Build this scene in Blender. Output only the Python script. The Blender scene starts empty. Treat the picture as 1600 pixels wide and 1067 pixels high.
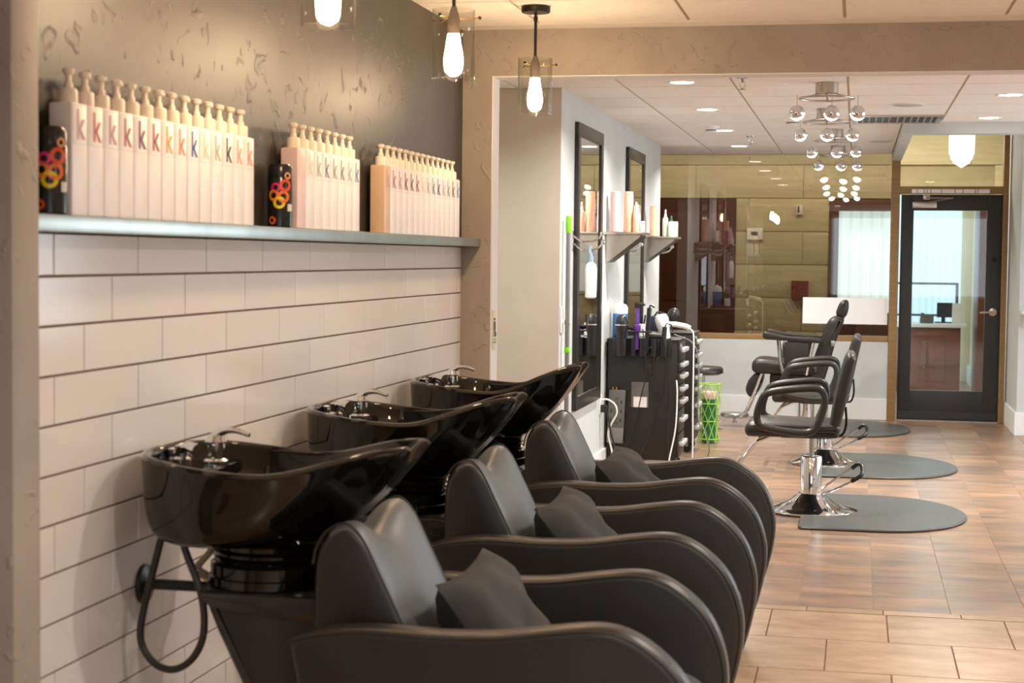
import bpy, bmesh, math, random
from mathutils import Vector, Matrix
random.seed(7)
C = bpy.context.scene.collection
SC = bpy.context.scene
PI = math.pi

# ------------------------------------------------------------------ camera, world, exposure
F_PX, YAW, PITCH, ROLL = 2581.4, 0.2050, 0.0515, 0.0106
CAM = Vector((1.6464, 0.0, 1.434))
fwd = Vector((-math.sin(YAW) * math.cos(PITCH), math.cos(YAW) * math.cos(PITCH), -math.sin(PITCH)))
rgt = Vector((math.cos(YAW), math.sin(YAW), 0))
upv = rgt.cross(fwd)
cr, sr = math.cos(ROLL), math.sin(ROLL)
r2 = cr * rgt + sr * upv
u2 = -sr * rgt + cr * upv
cam_data = bpy.data.cameras.new('camera')
cam = bpy.data.objects.new('camera', cam_data)
C.objects.link(cam)
M3 = Matrix((r2, u2, -fwd)).transposed()
cam.matrix_world = Matrix.Translation(CAM) @ M3.to_4x4()
cam_data.sensor_fit = 'HORIZONTAL'
cam_data.sensor_width = 36
cam_data.lens = 36 * F_PX / 1600
cam_data.dof.use_dof = True
cam_data.dof.focus_distance = 8.2
cam_data.dof.aperture_fstop = 5.6
cam_data.clip_start = 0.05
SC.camera = cam

SC.view_settings.view_transform = 'Standard'
SC.view_settings.look = 'None'
SC.view_settings.gamma = 1
SC.view_settings.use_curve_mapping = False
SC.view_settings.exposure = 0.22

world = bpy.data.worlds.new('world')
SC.world = world
world.use_nodes = True
world.node_tree.nodes['Background'].inputs[0].default_value = (0.75, 0.88, 1.0, 1)
world.node_tree.nodes['Background'].inputs[1].default_value = 1.0


def area_light(name, loc, rot, sx, sy, power, col, shape='RECTANGLE', spread=PI):
    l = bpy.data.lights.new(name, 'AREA')
    l.shape = shape
    l.size = sx
    if shape in ('RECTANGLE', 'ELLIPSE'):
        l.size_y = sy
    l.energy = power
    l.color = col
    l.spread = spread
    o = bpy.data.objects.new(name, l)
    o.location = loc
    o.rotation_euler = rot
    C.objects.link(o)
    return o


# daylight coming in at the shop windows of the right wall and the wall behind the photographer
area_light('window_daylight', (5.10, 10.8, 1.5), (0, PI / 2, 0), 1.5, 5.0, 70, (0.80, 0.91, 1.0))
area_light('window_daylight', (2.9, -2.40, 1.5), (PI / 2, 0, 0), 3.4, 1.5, 16, (0.86, 0.93, 1.0))
# daylight in the reception room behind the corridor, ceiling light of the corridor
area_light('corridor_daylight', (0.9, 16.2, 2.95), (0, 0, 0), 3.6, 0.7, 85, (1.0, 0.94, 0.80))
area_light('reception_daylight', (2.5, 19.0, 2.5), (0, 0, 0), 1.0, 0.8, 12, (0.9, 0.96, 1.0))

ZC = 2.385          # ceiling height
YB = 6.84           # front of the dividing beam
YG = 15.22          # glass partition
WARM = (1.0, 0.93, 0.84)
NEUT = (1.0, 0.95, 0.88)


# ------------------------------------------------------------------ materials
def srgb(r, g, b):
    f = lambda c: ((c / 255) / 12.92) if c / 255 <= 0.04045 else (((c / 255) + 0.055) / 1.055) ** 2.4
    return (f(r), f(g), f(b))


MATS = {}


def mat(name, col, rough=0.5, metal=0.0, var=0.0, scale=8.0, bump=0.0, bscale=60.0, coat=0.0, spec=0.5,
        emit=None, estr=0.0, rnd=0.0, stretch=None, col2=None, detail=4.0, bdist=0.01):
    if name in MATS:
        return MATS[name]
    m = bpy.data.materials.new(name)
    m.use_nodes = True
    nt = m.node_tree
    b = nt.nodes['Principled BSDF']
    b.inputs['Base Color'].default_value = (*col, 1)
    b.inputs['Roughness'].default_value = rough
    b.inputs['Metallic'].default_value = metal
    b.inputs['Coat Weight'].default_value = coat
    b.inputs['Coat Roughness'].default_value = 0.05
    b.inputs['Specular IOR Level'].default_value = spec
    if emit:
        b.inputs['Emission Color'].default_value = (*emit, 1)
        b.inputs['Emission Strength'].default_value = estr
    if var or rnd or bump or col2:
        tc = nt.nodes.new('ShaderNodeTexCoord')
        vec = tc.outputs['Object']
        oi = nt.nodes.new('ShaderNodeObjectInfo')
        if rnd:
            add = nt.nodes.new('ShaderNodeVectorMath')
            add.operation = 'ADD'
            mul = nt.nodes.new('ShaderNodeMath')
            mul.operation = 'MULTIPLY'
            mul.inputs[1].default_value = 57.0
            nt.links.new(oi.outputs['Random'], mul.inputs[0])
            nt.links.new(vec, add.inputs[0])
            nt.links.new(mul.outputs[0], add.inputs[1])
            vec = add.outputs[0]
        if stretch:
            mp = nt.nodes.new('ShaderNodeMapping')
            mp.inputs['Scale'].default_value = stretch
            nt.links.new(vec, mp.inputs['Vector'])
            vec = mp.outputs[0]
    if var or rnd or col2:
        nz = nt.nodes.new('ShaderNodeTexNoise')
        nz.inputs['Scale'].default_value = scale
        nz.inputs['Detail'].default_value = detail
        nz.inputs['Roughness'].default_value = 0.6
        nt.links.new(vec, nz.inputs['Vector'])
        rp = nt.nodes.new('ShaderNodeValToRGB')
        c2 = col2 or tuple(max(0, c * (1 - var)) for c in col)
        c1 = col if col2 else tuple(min(1, c * (1 + var)) for c in col)
        rp.color_ramp.elements[0].position = 0.32
        rp.color_ramp.elements[1].position = 0.68
        rp.color_ramp.elements[0].color = (*c2, 1)
        rp.color_ramp.elements[1].color = (*c1, 1)
        nt.links.new(nz.outputs['Fac'], rp.inputs['Fac'])
        out = rp.outputs['Color']
        if rnd:
            hs = nt.nodes.new('ShaderNodeHueSaturation')
            mr = nt.nodes.new('ShaderNodeMapRange')
            mr.inputs['To Min'].default_value = 1 - rnd
            mr.inputs['To Max'].default_value = 1 + rnd
            nt.links.new(oi.outputs['Random'], mr.inputs['Value'])
            nt.links.new(mr.outputs[0], hs.inputs['Value'])
            nt.links.new(out, hs.inputs['Color'])
            out = hs.outputs['Color']
        nt.links.new(out, b.inputs['Base Color'])
    if bump:
        nb = nt.nodes.new('ShaderNodeTexNoise')
        nb.inputs['Scale'].default_value = bscale
        nb.inputs['Detail'].default_value = 3
        nt.links.new(vec, nb.inputs['Vector'])
        bp = nt.nodes.new('ShaderNodeBump')
        bp.inputs['Strength'].default_value = bump
        bp.inputs['Distance'].default_value = bdist
        nt.links.new(nb.outputs['Fac'], bp.inputs['Height'])
        nt.links.new(bp.outputs['Normal'], b.inputs['Normal'])
    MATS[name] = m
    return m


def thin_glass(name, tint, refl=1.0, rough=0.0, grazing=0.9):
    """a pane: see-through with a fresnel mirror on top"""
    m = bpy.data.materials.new(name)
    m.use_nodes = True
    nt = m.node_tree
    nt.nodes.remove(nt.nodes['Principled BSDF'])
    o = nt.nodes['Material Output']
    tr = nt.nodes.new('ShaderNodeBsdfTransparent')
    tr.inputs[0].default_value = (*tint, 1)
    gl = nt.nodes.new('ShaderNodeBsdfGlossy')
    gl.inputs['Roughness'].default_value = rough
    lw = nt.nodes.new('ShaderNodeLayerWeight')
    lw.inputs['Blend'].default_value = 0.5
    pw = nt.nodes.new('ShaderNodeMath')
    pw.operation = 'POWER'
    pw.inputs[1].default_value = 5.0
    nt.links.new(lw.outputs['Facing'], pw.inputs[0])
    fr = nt.nodes.new('ShaderNodeMath')
    fr.operation = 'MULTIPLY_ADD'
    fr.inputs[1].default_value = grazing
    fr.inputs[2].default_value = 0.04
    nt.links.new(pw.outputs[0], fr.inputs[0])
    mu = nt.nodes.new('ShaderNodeMath')
    mu.operation = 'MULTIPLY'
    mu.inputs[1].default_value = refl
    mu.use_clamp = True
    mx = nt.nodes.new('ShaderNodeMixShader')
    nt.links.new(fr.outputs[0], mu.inputs[0])
    nt.links.new(mu.outputs[0], mx.inputs[0])
    nt.links.new(tr.outputs[0], mx.inputs[1])
    nt.links.new(gl.outputs[0], mx.inputs[2])
    nt.links.new(mx.outputs[0], o.inputs['Surface'])
    return m


def plaster(name, col, rough=0.55, strength=0.6):
    """knock-down plaster: smooth trowelled skin with raised ragged flecks"""
    m = mat(name, col, rough=rough, var=0.10, scale=3.0)
    nt = m.node_tree
    b = nt.nodes['Principled BSDF']
    tc = nt.nodes.new('ShaderNodeTexCoord')
    n1 = nt.nodes.new('ShaderNodeTexNoise')
    n1.inputs['Scale'].default_value = 16
    n1.inputs['Detail'].default_value = 5
    n1.inputs['Distortion'].default_value = 1.2
    r1 = nt.nodes.new('ShaderNodeValToRGB')
    r1.color_ramp.elements[0].position = 0.60
    r1.color_ramp.elements[1].position = 0.70
    bp = nt.nodes.new('ShaderNodeBump')
    bp.inputs['Strength'].default_value = strength
    bp.inputs['Distance'].default_value = 0.006
    nt.links.new(tc.outputs['Object'], n1.inputs['Vector'])
    nt.links.new(n1.outputs['Fac'], r1.inputs['Fac'])
    nt.links.new(r1.outputs['Color'], bp.inputs['Height'])
    nt.links.new(bp.outputs['Normal'], b.inputs['Normal'])
    return m


M = dict(
    tile=mat('white_glazed_tile', srgb(232, 226, 222), rough=0.13, var=0.02, scale=2, rnd=0.03, bump=0.06, bscale=6, bdist=0.004),
    grout=mat('dark_grout', srgb(110, 88, 84), rough=0.9, var=0.1, scale=30),
    dark_plaster=plaster('dark_trowelled_plaster', srgb(66, 60, 53), 0.46, 0.4),
    beige_plaster=plaster('beige_trowelled_plaster', srgb(164, 153, 142), 0.6, 0.5),
    white_wall=mat('white_paint', srgb(200, 203, 202), rough=0.6, var=0.03, scale=4, bump=0.05, bscale=80),
    trim_white=mat('white_trim', srgb(232, 232, 230), rough=0.45, var=0.02, scale=5),
    hall_wall=mat('hall_beige_paint', srgb(206, 198, 186), rough=0.6, var=0.03, scale=4),
    ceil=mat('ceiling_panel', srgb(242, 236, 228), rough=0.9, var=0.03, scale=20, bump=0.25, bscale=160, bdist=0.004),
    tbar=mat('ceiling_grid', srgb(196, 178, 156), rough=0.7, var=0.03, scale=9),
    sandtile=mat('sand_stone_tile', srgb(190, 160, 130), rough=0.26, rnd=0.05, scale=5.5, col2=srgb(160, 128, 100), stretch=(0.8, 1.5, 1), bump=0.05, bscale=30, detail=8),
    sandgrout=mat('red_brown_grout', srgb(122, 84, 66), rough=0.9, var=0.1, scale=30),
    browntile=mat('slate_brown_tile', srgb(168, 130, 100), rough=0.28, rnd=0.15, scale=2.4, col2=srgb(110, 94, 84), stretch=(0.9, 2.4, 1), bump=0.10, bscale=14, detail=6),
    browngrout=mat('pale_grout', srgb(186, 164, 144), rough=0.9, var=0.05, scale=30),
    steel=mat('brushed_steel', srgb(178, 182, 176), rough=0.30, metal=1.0, var=0.12, scale=5, stretch=(1, 1, 0.1)),
    chrome=mat('chrome', srgb(225, 226, 228), rough=0.06, metal=1.0, var=0.01, scale=3),
    nickel=mat('brushed_nickel', srgb(190, 182, 172), rough=0.28, metal=1.0, var=0.05, scale=9),
    porcelain=mat('black_porcelain', (0.004, 0.0035, 0.003), rough=0.03, var=0.05, scale=4),
    rubber=mat('black_rubber', (0.008, 0.008, 0.008), rough=0.35, var=0.1, scale=20),
    hose=mat('dark_hose', (0.016, 0.013, 0.012), rough=0.4, var=0.1, scale=40),
    shell=mat('charcoal_shell', (0.022, 0.020, 0.019), rough=0.22, var=0.1, scale=8),
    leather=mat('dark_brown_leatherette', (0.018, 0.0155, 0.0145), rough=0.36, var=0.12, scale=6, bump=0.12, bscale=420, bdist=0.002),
    leather_sheen=mat('leatherette_painted_sheen', (0.095, 0.101, 0.106), rough=0.40, spec=0.8, var=0.10, scale=6, bump=0.12, bscale=420, bdist=0.002),  # same black leather, reflected room light painted in as a paler bluish base
    vinyl=mat('black_vinyl', (0.022, 0.020, 0.019), rough=0.36, var=0.1, scale=7, bump=0.08, bscale=380, bdist=0.002),
    piping=mat('black_piping', (0.014, 0.013, 0.012), rough=0.45, var=0.1, scale=30),
    cloth=mat('charcoal_cloth', (0.030, 0.029, 0.029), rough=0.85, var=0.15, scale=10, bump=0.25, bscale=300, bdist=0.002),
    bottle=mat('white_plastic_bottle', srgb(246, 240, 240), rough=0.35, var=0.015, scale=6),
    bottle_tan=mat('tan_plastic_bottle', srgb(224, 190, 158), rough=0.4, var=0.02, scale=6),
    bottle_pink=mat('pink_plastic_bottle', srgb(234, 206, 204), rough=0.4, var=0.02, scale=6),
    pump=mat('cream_pump_plastic', srgb(246, 232, 216), rough=0.4, var=0.02, scale=10),
    print_grey=mat('pale_grey_print', srgb(212, 198, 198), rough=0.5, var=0.03, scale=20),
    can=mat('black_can', (0.01, 0.01, 0.011), rough=0.22, var=0.1, scale=8),
    black_metal=mat('black_metal', (0.012, 0.011, 0.010), rough=0.4, metal=0.3, var=0.1, scale=12),
    bronze=mat('dark_bronze', (0.030, 0.024, 0.019), rough=0.42, metal=0.5, var=0.1, scale=12),
    socket=mat('grey_socket', srgb(96, 84, 74), rough=0.5, metal=0.4, var=0.08, scale=15),
    brass=mat('brass', srgb(206, 160, 84), rough=0.25, metal=1.0, var=0.05, scale=12),
    alu=mat('satin_aluminium', srgb(206, 206, 206), rough=0.5, metal=0.6, var=0.03, scale=9),
    mirror=mat('mirror_silver', srgb(232, 236, 232), rough=0.01, metal=1.0, var=0.005, scale=2),
    frame_dark=mat('black_brown_wood', (0.018, 0.016, 0.015), rough=0.3, var=0.2, scale=12, stretch=(1, 1, 0.1)),
    trolley=mat('black_powder_coat', (0.011, 0.010, 0.0095), rough=0.42, var=0.08, scale=20, bump=0.05, bscale=300, bdist=0.002),
    black_plastic=mat('black_plastic', (0.014, 0.014, 0.015), rough=0.35, var=0.1, scale=20),
    grey_plastic=mat('grey_plastic', srgb(92, 90, 88), rough=0.45, var=0.04, scale=12),
    white_plastic=mat('white_plastic', srgb(238, 236, 232), rough=0.3, var=0.01, scale=10),
    purple=mat('purple_plastic', srgb(96, 52, 148), rough=0.3, var=0.05, scale=10),
    blue_liquid=mat('blue_liquid', srgb(40, 112, 168), rough=0.15, var=0.1, scale=6),
    navy=mat('navy_plastic', srgb(34, 38, 54), rough=0.35, var=0.05, scale=10),
    lime=mat('lime_plastic', srgb(128, 214, 18), rough=0.4, var=0.05, scale=10),
    limewire=mat('lime_wire', srgb(150, 200, 60), rough=0.4, var=0.05, scale=10),
    grey_pole=mat('grey_pole', srgb(132, 132, 134), rough=0.4, metal=0.3, var=0.04, scale=12),
    mat_rubber=mat('grey_floor_rubber', (0.062, 0.066, 0.066), rough=0.40, var=0.08, scale=5, bump=0.05, bscale=300, bdist=0.002),
    wood=mat('olive_oak', srgb(150, 118, 74), rough=0.45, var=0.15, scale=6, stretch=(1, 1, 8)),
    door_dark=mat('charcoal_door', (0.022, 0.022, 0.023), rough=0.4, var=0.08, scale=12),
    stone=mat('yellow_stone', srgb(202, 189, 154), rough=0.7, rnd=0.07, scale=4.0, col2=srgb(184, 169, 134), stretch=(0.5, 1, 5), detail=6, bump=0.25, bscale=14),
    stonejoint=mat('stone_joint', srgb(168, 154, 120), rough=0.9, var=0.06, scale=12),
    mahogany=mat('mahogany_door', srgb(86, 48, 38), rough=0.35, var=0.2, scale=6, stretch=(1, 1, 0.15)),
    maroon=mat('maroon_box', srgb(120, 42, 38), rough=0.4, var=0.05, scale=8),
    desk=mat('brown_desk', srgb(124, 74, 52), rough=0.4, var=0.15, scale=5, stretch=(0.2, 1, 1)),
    curtain=mat('daylit_curtain', srgb(215, 235, 245), rough=0.9, var=0.03, scale=4, emit=(0.62, 0.86, 1.0), estr=0.62),
    curtain_bright=mat('sunlit_curtain', srgb(215, 235, 245), rough=0.9, var=0.03, scale=4, emit=(0.74, 0.92, 1.0), estr=1.7),
    lampglass=mat('lit_opal_glass', (0.95, 0.95, 0.9), rough=0.3, var=0.01, scale=3, emit=(1.0, 0.96, 0.86), estr=4.0),
    led=mat('downlight_led', (0.95, 0.95, 0.9), rough=0.4, var=0.01, scale=3, emit=(1.0, 0.95, 0.86), estr=14.0),
    halogen=mat('halogen_face', (0.95, 0.95, 0.95), rough=0.3, var=0.01, scale=3, emit=(1.0, 0.97, 0.95), estr=14.0),
    bulb=mat('amber_bulb', (0.95, 0.8, 0.6), rough=0.2, var=0.01, scale=3, emit=(1.0, 0.70, 0.42), estr=190.0),
    red_brown=mat('red_brown_vinyl', (0.05, 0.018, 0.014), rough=0.35, var=0.1, scale=8),
    paper=mat('paper', srgb(226, 222, 214), rough=0.7, var=0.02, scale=20),
    cream=mat('cream_paint', srgb(226, 214, 180), rough=0.6, var=0.03, scale=5),
    beige_hose=mat('beige_braided_hose', srgb(170, 152, 128), rough=0.4, var=0.15, scale=160),
    frost=mat('white_frosted_film', srgb(252, 252, 252), rough=0.6, var=0.01, scale=5),
    black_ink=mat('black_ink', (0.01, 0.01, 0.01), rough=0.6, var=0.1, scale=20),
    peach=mat('peach_plastic', srgb(236, 190, 160), rough=0.35, var=0.02, scale=8),
    pinkish=mat('rose_plastic', srgb(222, 180, 180), rough=0.35, var=0.02, scale=8),
    mint=mat('mint_plastic', srgb(206, 226, 208), rough=0.35, var=0.02, scale=8),
    plum=mat('plum_plastic', srgb(150, 92, 140), rough=0.35, var=0.02, scale=8),
    green_dark=mat('dark_green_plastic', srgb(40, 110, 70), rough=0.35, var=0.02, scale=8),
)
M['pane'] = thin_glass('partition_glass', (0.62, 0.60, 0.55), 3.0)
M['shade_glass'] = thin_glass('clear_shade_glass', (0.97, 0.97, 0.95), 2.0, 0.0, 0.5)
M['door_glass'] = thin_glass('door_glass', (0.90, 0.92, 0.90), 1.4)


# ------------------------------------------------------------------ mesh helpers
class MB:
    def __init__(s):
        s.v, s.f = [], []

    def add(s, vs, fs):
        o = len(s.v)
        s.v += [tuple(x) for x in vs]
        s.f += [tuple(o + i for i in f) for f in fs]
        return s

    def box(s, x0, x1, y0, y1, z0, z1):
        return s.add([(x0, y0, z0), (x1, y0, z0), (x1, y1, z0), (x0, y1, z0), (x0, y0, z1), (x1, y0, z1), (x1, y1, z1), (x0, y1, z1)],
                     [(3, 2, 1, 0), (4, 5, 6, 7), (0, 1, 5, 4), (1, 2, 6, 5), (2, 3, 7, 6), (3, 0, 4, 7)])

    def cbox(s, x0, x1, y0, y1, z0, z1, b=0.003):
        """box with chamfered edges"""
        bm = bmesh.new()
        bmesh.ops.create_cube(bm, size=1)
        for v in bm.verts:
            v.co = Vector(((x0 + x1) / 2 + v.co.x * (x1 - x0), (y0 + y1) / 2 + v.co.y * (y1 - y0), (z0 + z1) / 2 + v.co.z * (z1 - z0)))
        bmesh.ops.bevel(bm, geom=bm.edges[:], offset=b, segments=2, affect='EDGES', profile=0.6)
        bm.verts.index_update()
        s.add([v.co[:] for v in bm.verts], [[v.index for v in f.verts] for f in bm.faces])
        bm.free()
        return s

    def cyl(s, a, b, r, n=16, r1=None, cap=True):
        a, b = Vector(a), Vector(b)
        r1 = r if r1 is None else r1
        d = (b - a).normalized()
        t = Vector((0, 0, 1)) if abs(d.z) < 0.9 else Vector((1, 0, 0))
        p = d.cross(t).normalized()
        q = d.cross(p)
        vs = []
        for c, rr in ((a, r), (b, r1)):
            vs += [c + (p * math.cos(2 * PI * i / n) + q * math.sin(2 * PI * i / n)) * rr for i in range(n)]
        fs = [(i, (i + 1) % n, n + (i + 1) % n, n + i) for i in range(n)]
        if cap:
            fs += [tuple(range(n - 1, -1, -1)), tuple(range(n, 2 * n))]
        return s.add(vs, fs)

    def tube(s, pts, r, n=10, closed=False, radii=None):
        pts = [Vector(p) for p in pts]
        L = len(pts)
        tan = []
        for i in range(L):
            a = pts[i - 1] if (i > 0 or closed) else pts[i]
            b = pts[(i + 1) % L] if (i < L - 1 or closed) else pts[i]
            tan.append((b - a).normalized())
        t = tan[0]
        ref = Vector((0, 0, 1)) if abs(t.z) < 0.9 else Vector((1, 0, 0))
        p = t.cross(ref).normalized()
        vs = []
        for i in range(L):
            if i:
                ax = tan[i - 1].cross(tan[i])
                if ax.length > 1e-6:
                    p = Matrix.Rotation(tan[i - 1].angle(tan[i]), 3, ax.normalized()) @ p
            p = (p - tan[i] * p.dot(tan[i])).normalized()
            q = tan[i].cross(p)
            rr = radii[i] if radii else r
            vs += [pts[i] + (p * math.cos(2 * PI * k / n) + q * math.sin(2 * PI * k / n)) * rr for k in range(n)]
        fs = []
        for i in range(L if closed else L - 1):
            j = (i + 1) % L
            fs += [(i * n + k, i * n + (k + 1) % n, j * n + (k + 1) % n, j * n + k) for k in range(n)]
        if not closed:
            fs += [tuple(range(n - 1, -1, -1)), tuple((L - 1) * n + k for k in range(n))]
        return s.add(vs, fs)

    def lathe(s, prof, c=(0, 0, 0), n=32, axis='Z', cap=True):
        vs = []
        for r, z in prof:
            for k in range(n):
                a = 2 * PI * k / n
                x, y = r * math.cos(a), r * math.sin(a)
                if axis == 'Z':
                    vs.append((c[0] + x, c[1] + y, c[2] + z))
                elif axis == 'X':
                    vs.append((c[0] + z, c[1] + x, c[2] + y))
                else:
                    vs.append((c[0] + y, c[1] + z, c[2] + x))
        fs = []
        for i in range(len(prof) - 1):
            fs += [(i * n + k, i * n + (k + 1) % n, (i + 1) * n + (k + 1) % n, (i + 1) * n + k) for k in range(n)]
        if cap:
            fs += [tuple(range(n - 1, -1, -1)), tuple((len(prof) - 1) * n + k for k in range(n))]
        return s.add(vs, fs)

    def prism(s, prof, y0, y1, r=0.0, seg=3, plane='XZ'):
        """closed profile (u,w) pulled along the third axis with softened rims"""
        n = len(prof)
        area = sum(prof[i][0] * prof[(i + 1) % n][1] - prof[(i + 1) % n][0] * prof[i][1] for i in range(n))
        if area < 0:
            prof = prof[::-1]
        nr = []
        for i in range(n):
            a, b, c = prof[i - 1], prof[i], prof[(i + 1) % n]
            e1 = Vector((b[0] - a[0], b[1] - a[1])).normalized()
            e2 = Vector((c[0] - b[0], c[1] - b[1])).normalized()
            m = Vector((e1.y, -e1.x)) + Vector((e2.y, -e2.x))
            m = m.normalized() / max(0.5, math.sqrt(max(0.01, (1 + e1.dot(e2)) / 2)))
            nr.append(m)
        lay = []
        if r > 0:
            for k in range(seg + 1):
                a = k / seg * PI / 2
                lay.append((y0 + r * (1 - math.sin(a)), r * (1 - math.cos(a))))
            lay = [(y0 + r * (1 - math.sin(k / seg * PI / 2)), r * (1 - math.cos(k / seg * PI / 2))) for k in range(seg, -1, -1)]
            lay += [(y1 - (l[0] - y0), l[1]) for l in lay[::-1]]
        else:
            lay = [(y0, 0), (y1, 0)]
        vs = []
        for y, off in lay:
            for i in range(n):
                u, w = prof[i][0] - nr[i].x * off, prof[i][1] - nr[i].y * off
                vs.append((u, y, w) if plane == 'XZ' else ((y, u, w) if plane == 'YZ' else (u, w, y)))
        fs = []
        for j in range(len(lay) - 1):
            fs += [(j * n + i, j * n + (i + 1) % n, (j + 1) * n + (i + 1) % n, (j + 1) * n + i) for i in range(n)]
        fs += [tuple(range(n - 1, -1, -1)), tuple((len(lay) - 1) * n + i for i in range(n))]
        return s.add(vs, fs)

    def sphere(s, c, r, n=16, m=10, sx=1, sy=1, sz=1):
        prof = [(max(1e-4, math.sin(PI * i / m)), -math.cos(PI * i / m)) for i in range(m + 1)]
        o = len(s.v)
        s.lathe([(p[0] * r, p[1] * r) for p in prof], (0, 0, 0), n)
        for i in range(o, len(s.v)):
            x, y, z = s.v[i]
            s.v[i] = (c[0] + x * sx, c[1] + y * sy, c[2] + z * sz)
        return s

    def xf(s, mtx, start=0):
        s.v[start:] = [tuple(mtx @ Vector(v)) for v in s.v[start:]]
        return s

    def mesh(s, name, m, smooth=None):
        me = bpy.data.meshes.new(name)
        me.from_pydata(s.v, [], s.f)
        bm = bmesh.new()
        bm.from_mesh(me)
        bmesh.ops.recalc_face_normals(bm, faces=bm.faces[:])
        bm.to_mesh(me)
        bm.free()
        me.materials.append(m)
        if smooth:
            me.polygons.foreach_set('use_smooth', [True] * len(me.polygons))
            me.set_sharp_from_angle(angle=math.radians(smooth))
        return me

    def build(s, name, m, parent=None, smooth=35):
        return link(name, s.mesh(name, m, smooth), parent)


def link(name, me, parent=None, loc=None):
    o = bpy.data.objects.new(name, me)
    C.objects.link(o)
    if parent:
        o.parent = parent
    if loc is not None:
        o.location = loc
    return o


def tag(o, label, cat, group=None):
    o['label'] = label
    o['category'] = cat
    if group:
        o['group'] = group
    return o


def thing(name, label, cat, loc=(0, 0, 0), rz=0.0, group=None):
    o = bpy.data.objects.new(name, None)
    o.empty_display_size = 0.1
    C.objects.link(o)
    o.location = loc
    o.rotation_euler = (0, 0, rz)
    return tag(o, label, cat, group)


def struct(name, mb, m, smooth=None, label=None, parent=None):
    o = mb.build(name, m, parent, smooth)
    if parent is None:
        o['kind'] = 'structure'
    if label:
        o['label'] = label
    return o


def copy_tree(o, parent=None):
    c = o.copy()
    C.objects.link(c)
    c.parent = parent
    for ch in o.children:
        copy_tree(ch, c)
    return c


def spline(pts, n=8, closed=False):
    """Catmull-Rom through pts (tuples of any length)"""
    P = [Vector(p) for p in pts]
    L = len(P)
    out = []
    for i in range(L if closed else L - 1):
        p1, p2 = P[i], P[(i + 1) % L]
        p0 = P[i - 1] if (i > 0 or closed) else p1 * 2 - p2
        p3 = P[(i + 2) % L] if (i + 2 < L or closed) else p2 * 2 - p1
        for k in range(n):
            t = k / n
            out.append(0.5 * ((2 * p1) + (p2 - p0) * t + (2 * p0 - 5 * p1 + 4 * p2 - p3) * t * t + (3 * p1 - p0 - 3 * p2 + p3) * t ** 3))
    if not closed:
        out.append(P[-1])
    return [tuple(v) for v in out]


def smooth_step(a, b, x):
    t = max(0.0, min(1.0, (x - a) / (b - a)))
    return t * t * (3 - 2 * t)


def text_mesh(body, size, m, depth=0.0, bold=0.0):
    cu = bpy.data.curves.new('text', 'FONT')
    cu.body = body
    cu.size = size
    cu.extrude = depth
    cu.offset = bold
    cu.align_x = 'CENTER'
    o = bpy.data.objects.new('text', cu)
    C.objects.link(o)
    dg = bpy.context.evaluated_depsgraph_get()
    me = bpy.data.meshes.new_from_object(o.evaluated_get(dg))
    bpy.data.objects.remove(o)
    me.materials.clear()
    me.materials.append(m)
    return me


# ================================================================== THE SETTING
XR = 5.2            # right wall
YK = -2.5           # wall behind the photographer

# ---- floor: sand tiles in the wash area, square brown tiles in the cutting room
floor = struct('floor', MB().box(-1.6, XR, YK, 20.6, -0.06, -0.004), M['browngrout'])
struct('grout_bed', MB().box(-0.2, XR, YK, 6.885, -0.004, -0.003), M['sandgrout'], parent=floor)
me_sand = MB().box(-0.2255, 0.2255, -0.2425, 0.2425, -0.008, 0.0).mesh('sand_tile', M['sandtile'])
row = 0
y = 6.792 - 0.2455
while y > 1.9:
    x = -0.035 + (0.2285 if row % 2 else 0.0) + 0.2285 - 0.457
    while x < 4.9:
        link('floor_tile', me_sand, floor, (x, y, 0))
        x += 0.457
    y -= 0.491
    row += 1
struct('floor_field', MB().box(0, XR, YK, y + 0.24, -0.003, -0.001), M['sandtile'], parent=floor)
me_strip = MB().box(-0.151, 0.151, -0.038, 0.038, -0.008, 0.001).mesh('border_tile', M['sandtile'])
for i in range(15):
    link('border_tile', me_strip, floor, (0.0955 + i * 0.3065, 6.834, 0))
me_brown = MB().box(-0.1512, 0.1512, -0.1526, 0.1526, -0.008, 0.0).mesh('brown_tile', M['browntile'])
for j in range(27):
    for i in range(11):
        link('floor_tile', me_brown, floor, (-0.092 + 0.153 + i * 0.306, 6.876 + 0.153 + j * 0.306, 0))
struct('floor_field', MB().box(3.276, XR, 6.876, 15.2, -0.004, -0.001).box(-1.6, -0.094, 6.876, 15.2, -0.004, -0.001)
       .box(-1.6, XR, 15.15, 20.6, -0.004, -0.0005), M['browntile'], parent=floor)

# ---- ceiling: lay-in panels in a T-bar grid
ceiling = struct('ceiling', MB().box(-1.6, XR, YK, 11.84, ZC + 0.006, ZC + 0.08).box(-1.6, 1.99, 11.84, YG + 0.05, ZC + 0.006, ZC + 0.08).box(1.94, XR, 11.80, YG + 0.05, 2.95, 3.02)
                 .box(1.94, XR, 11.80, 11.86, ZC, 2.95).box(1.94, 2.0, 11.86, YG + 0.05, ZC, 2.95), M['tbar'])
me_panel = MB().box(-0.298, 0.298, -0.298, 0.298, -0.001, 0.012).mesh('ceiling_panel', M['ceil'])
xs = [0.055 + 0.61 * (i - 1) for i in range(8)]


def panel_row(y):
    for x in xs:
        if y > 11.55 and x > 1.7:
            continue                # the ceiling steps up in front of the door
        link('ceiling_panel', me_panel, ceiling, (x, y, ZC))


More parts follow.
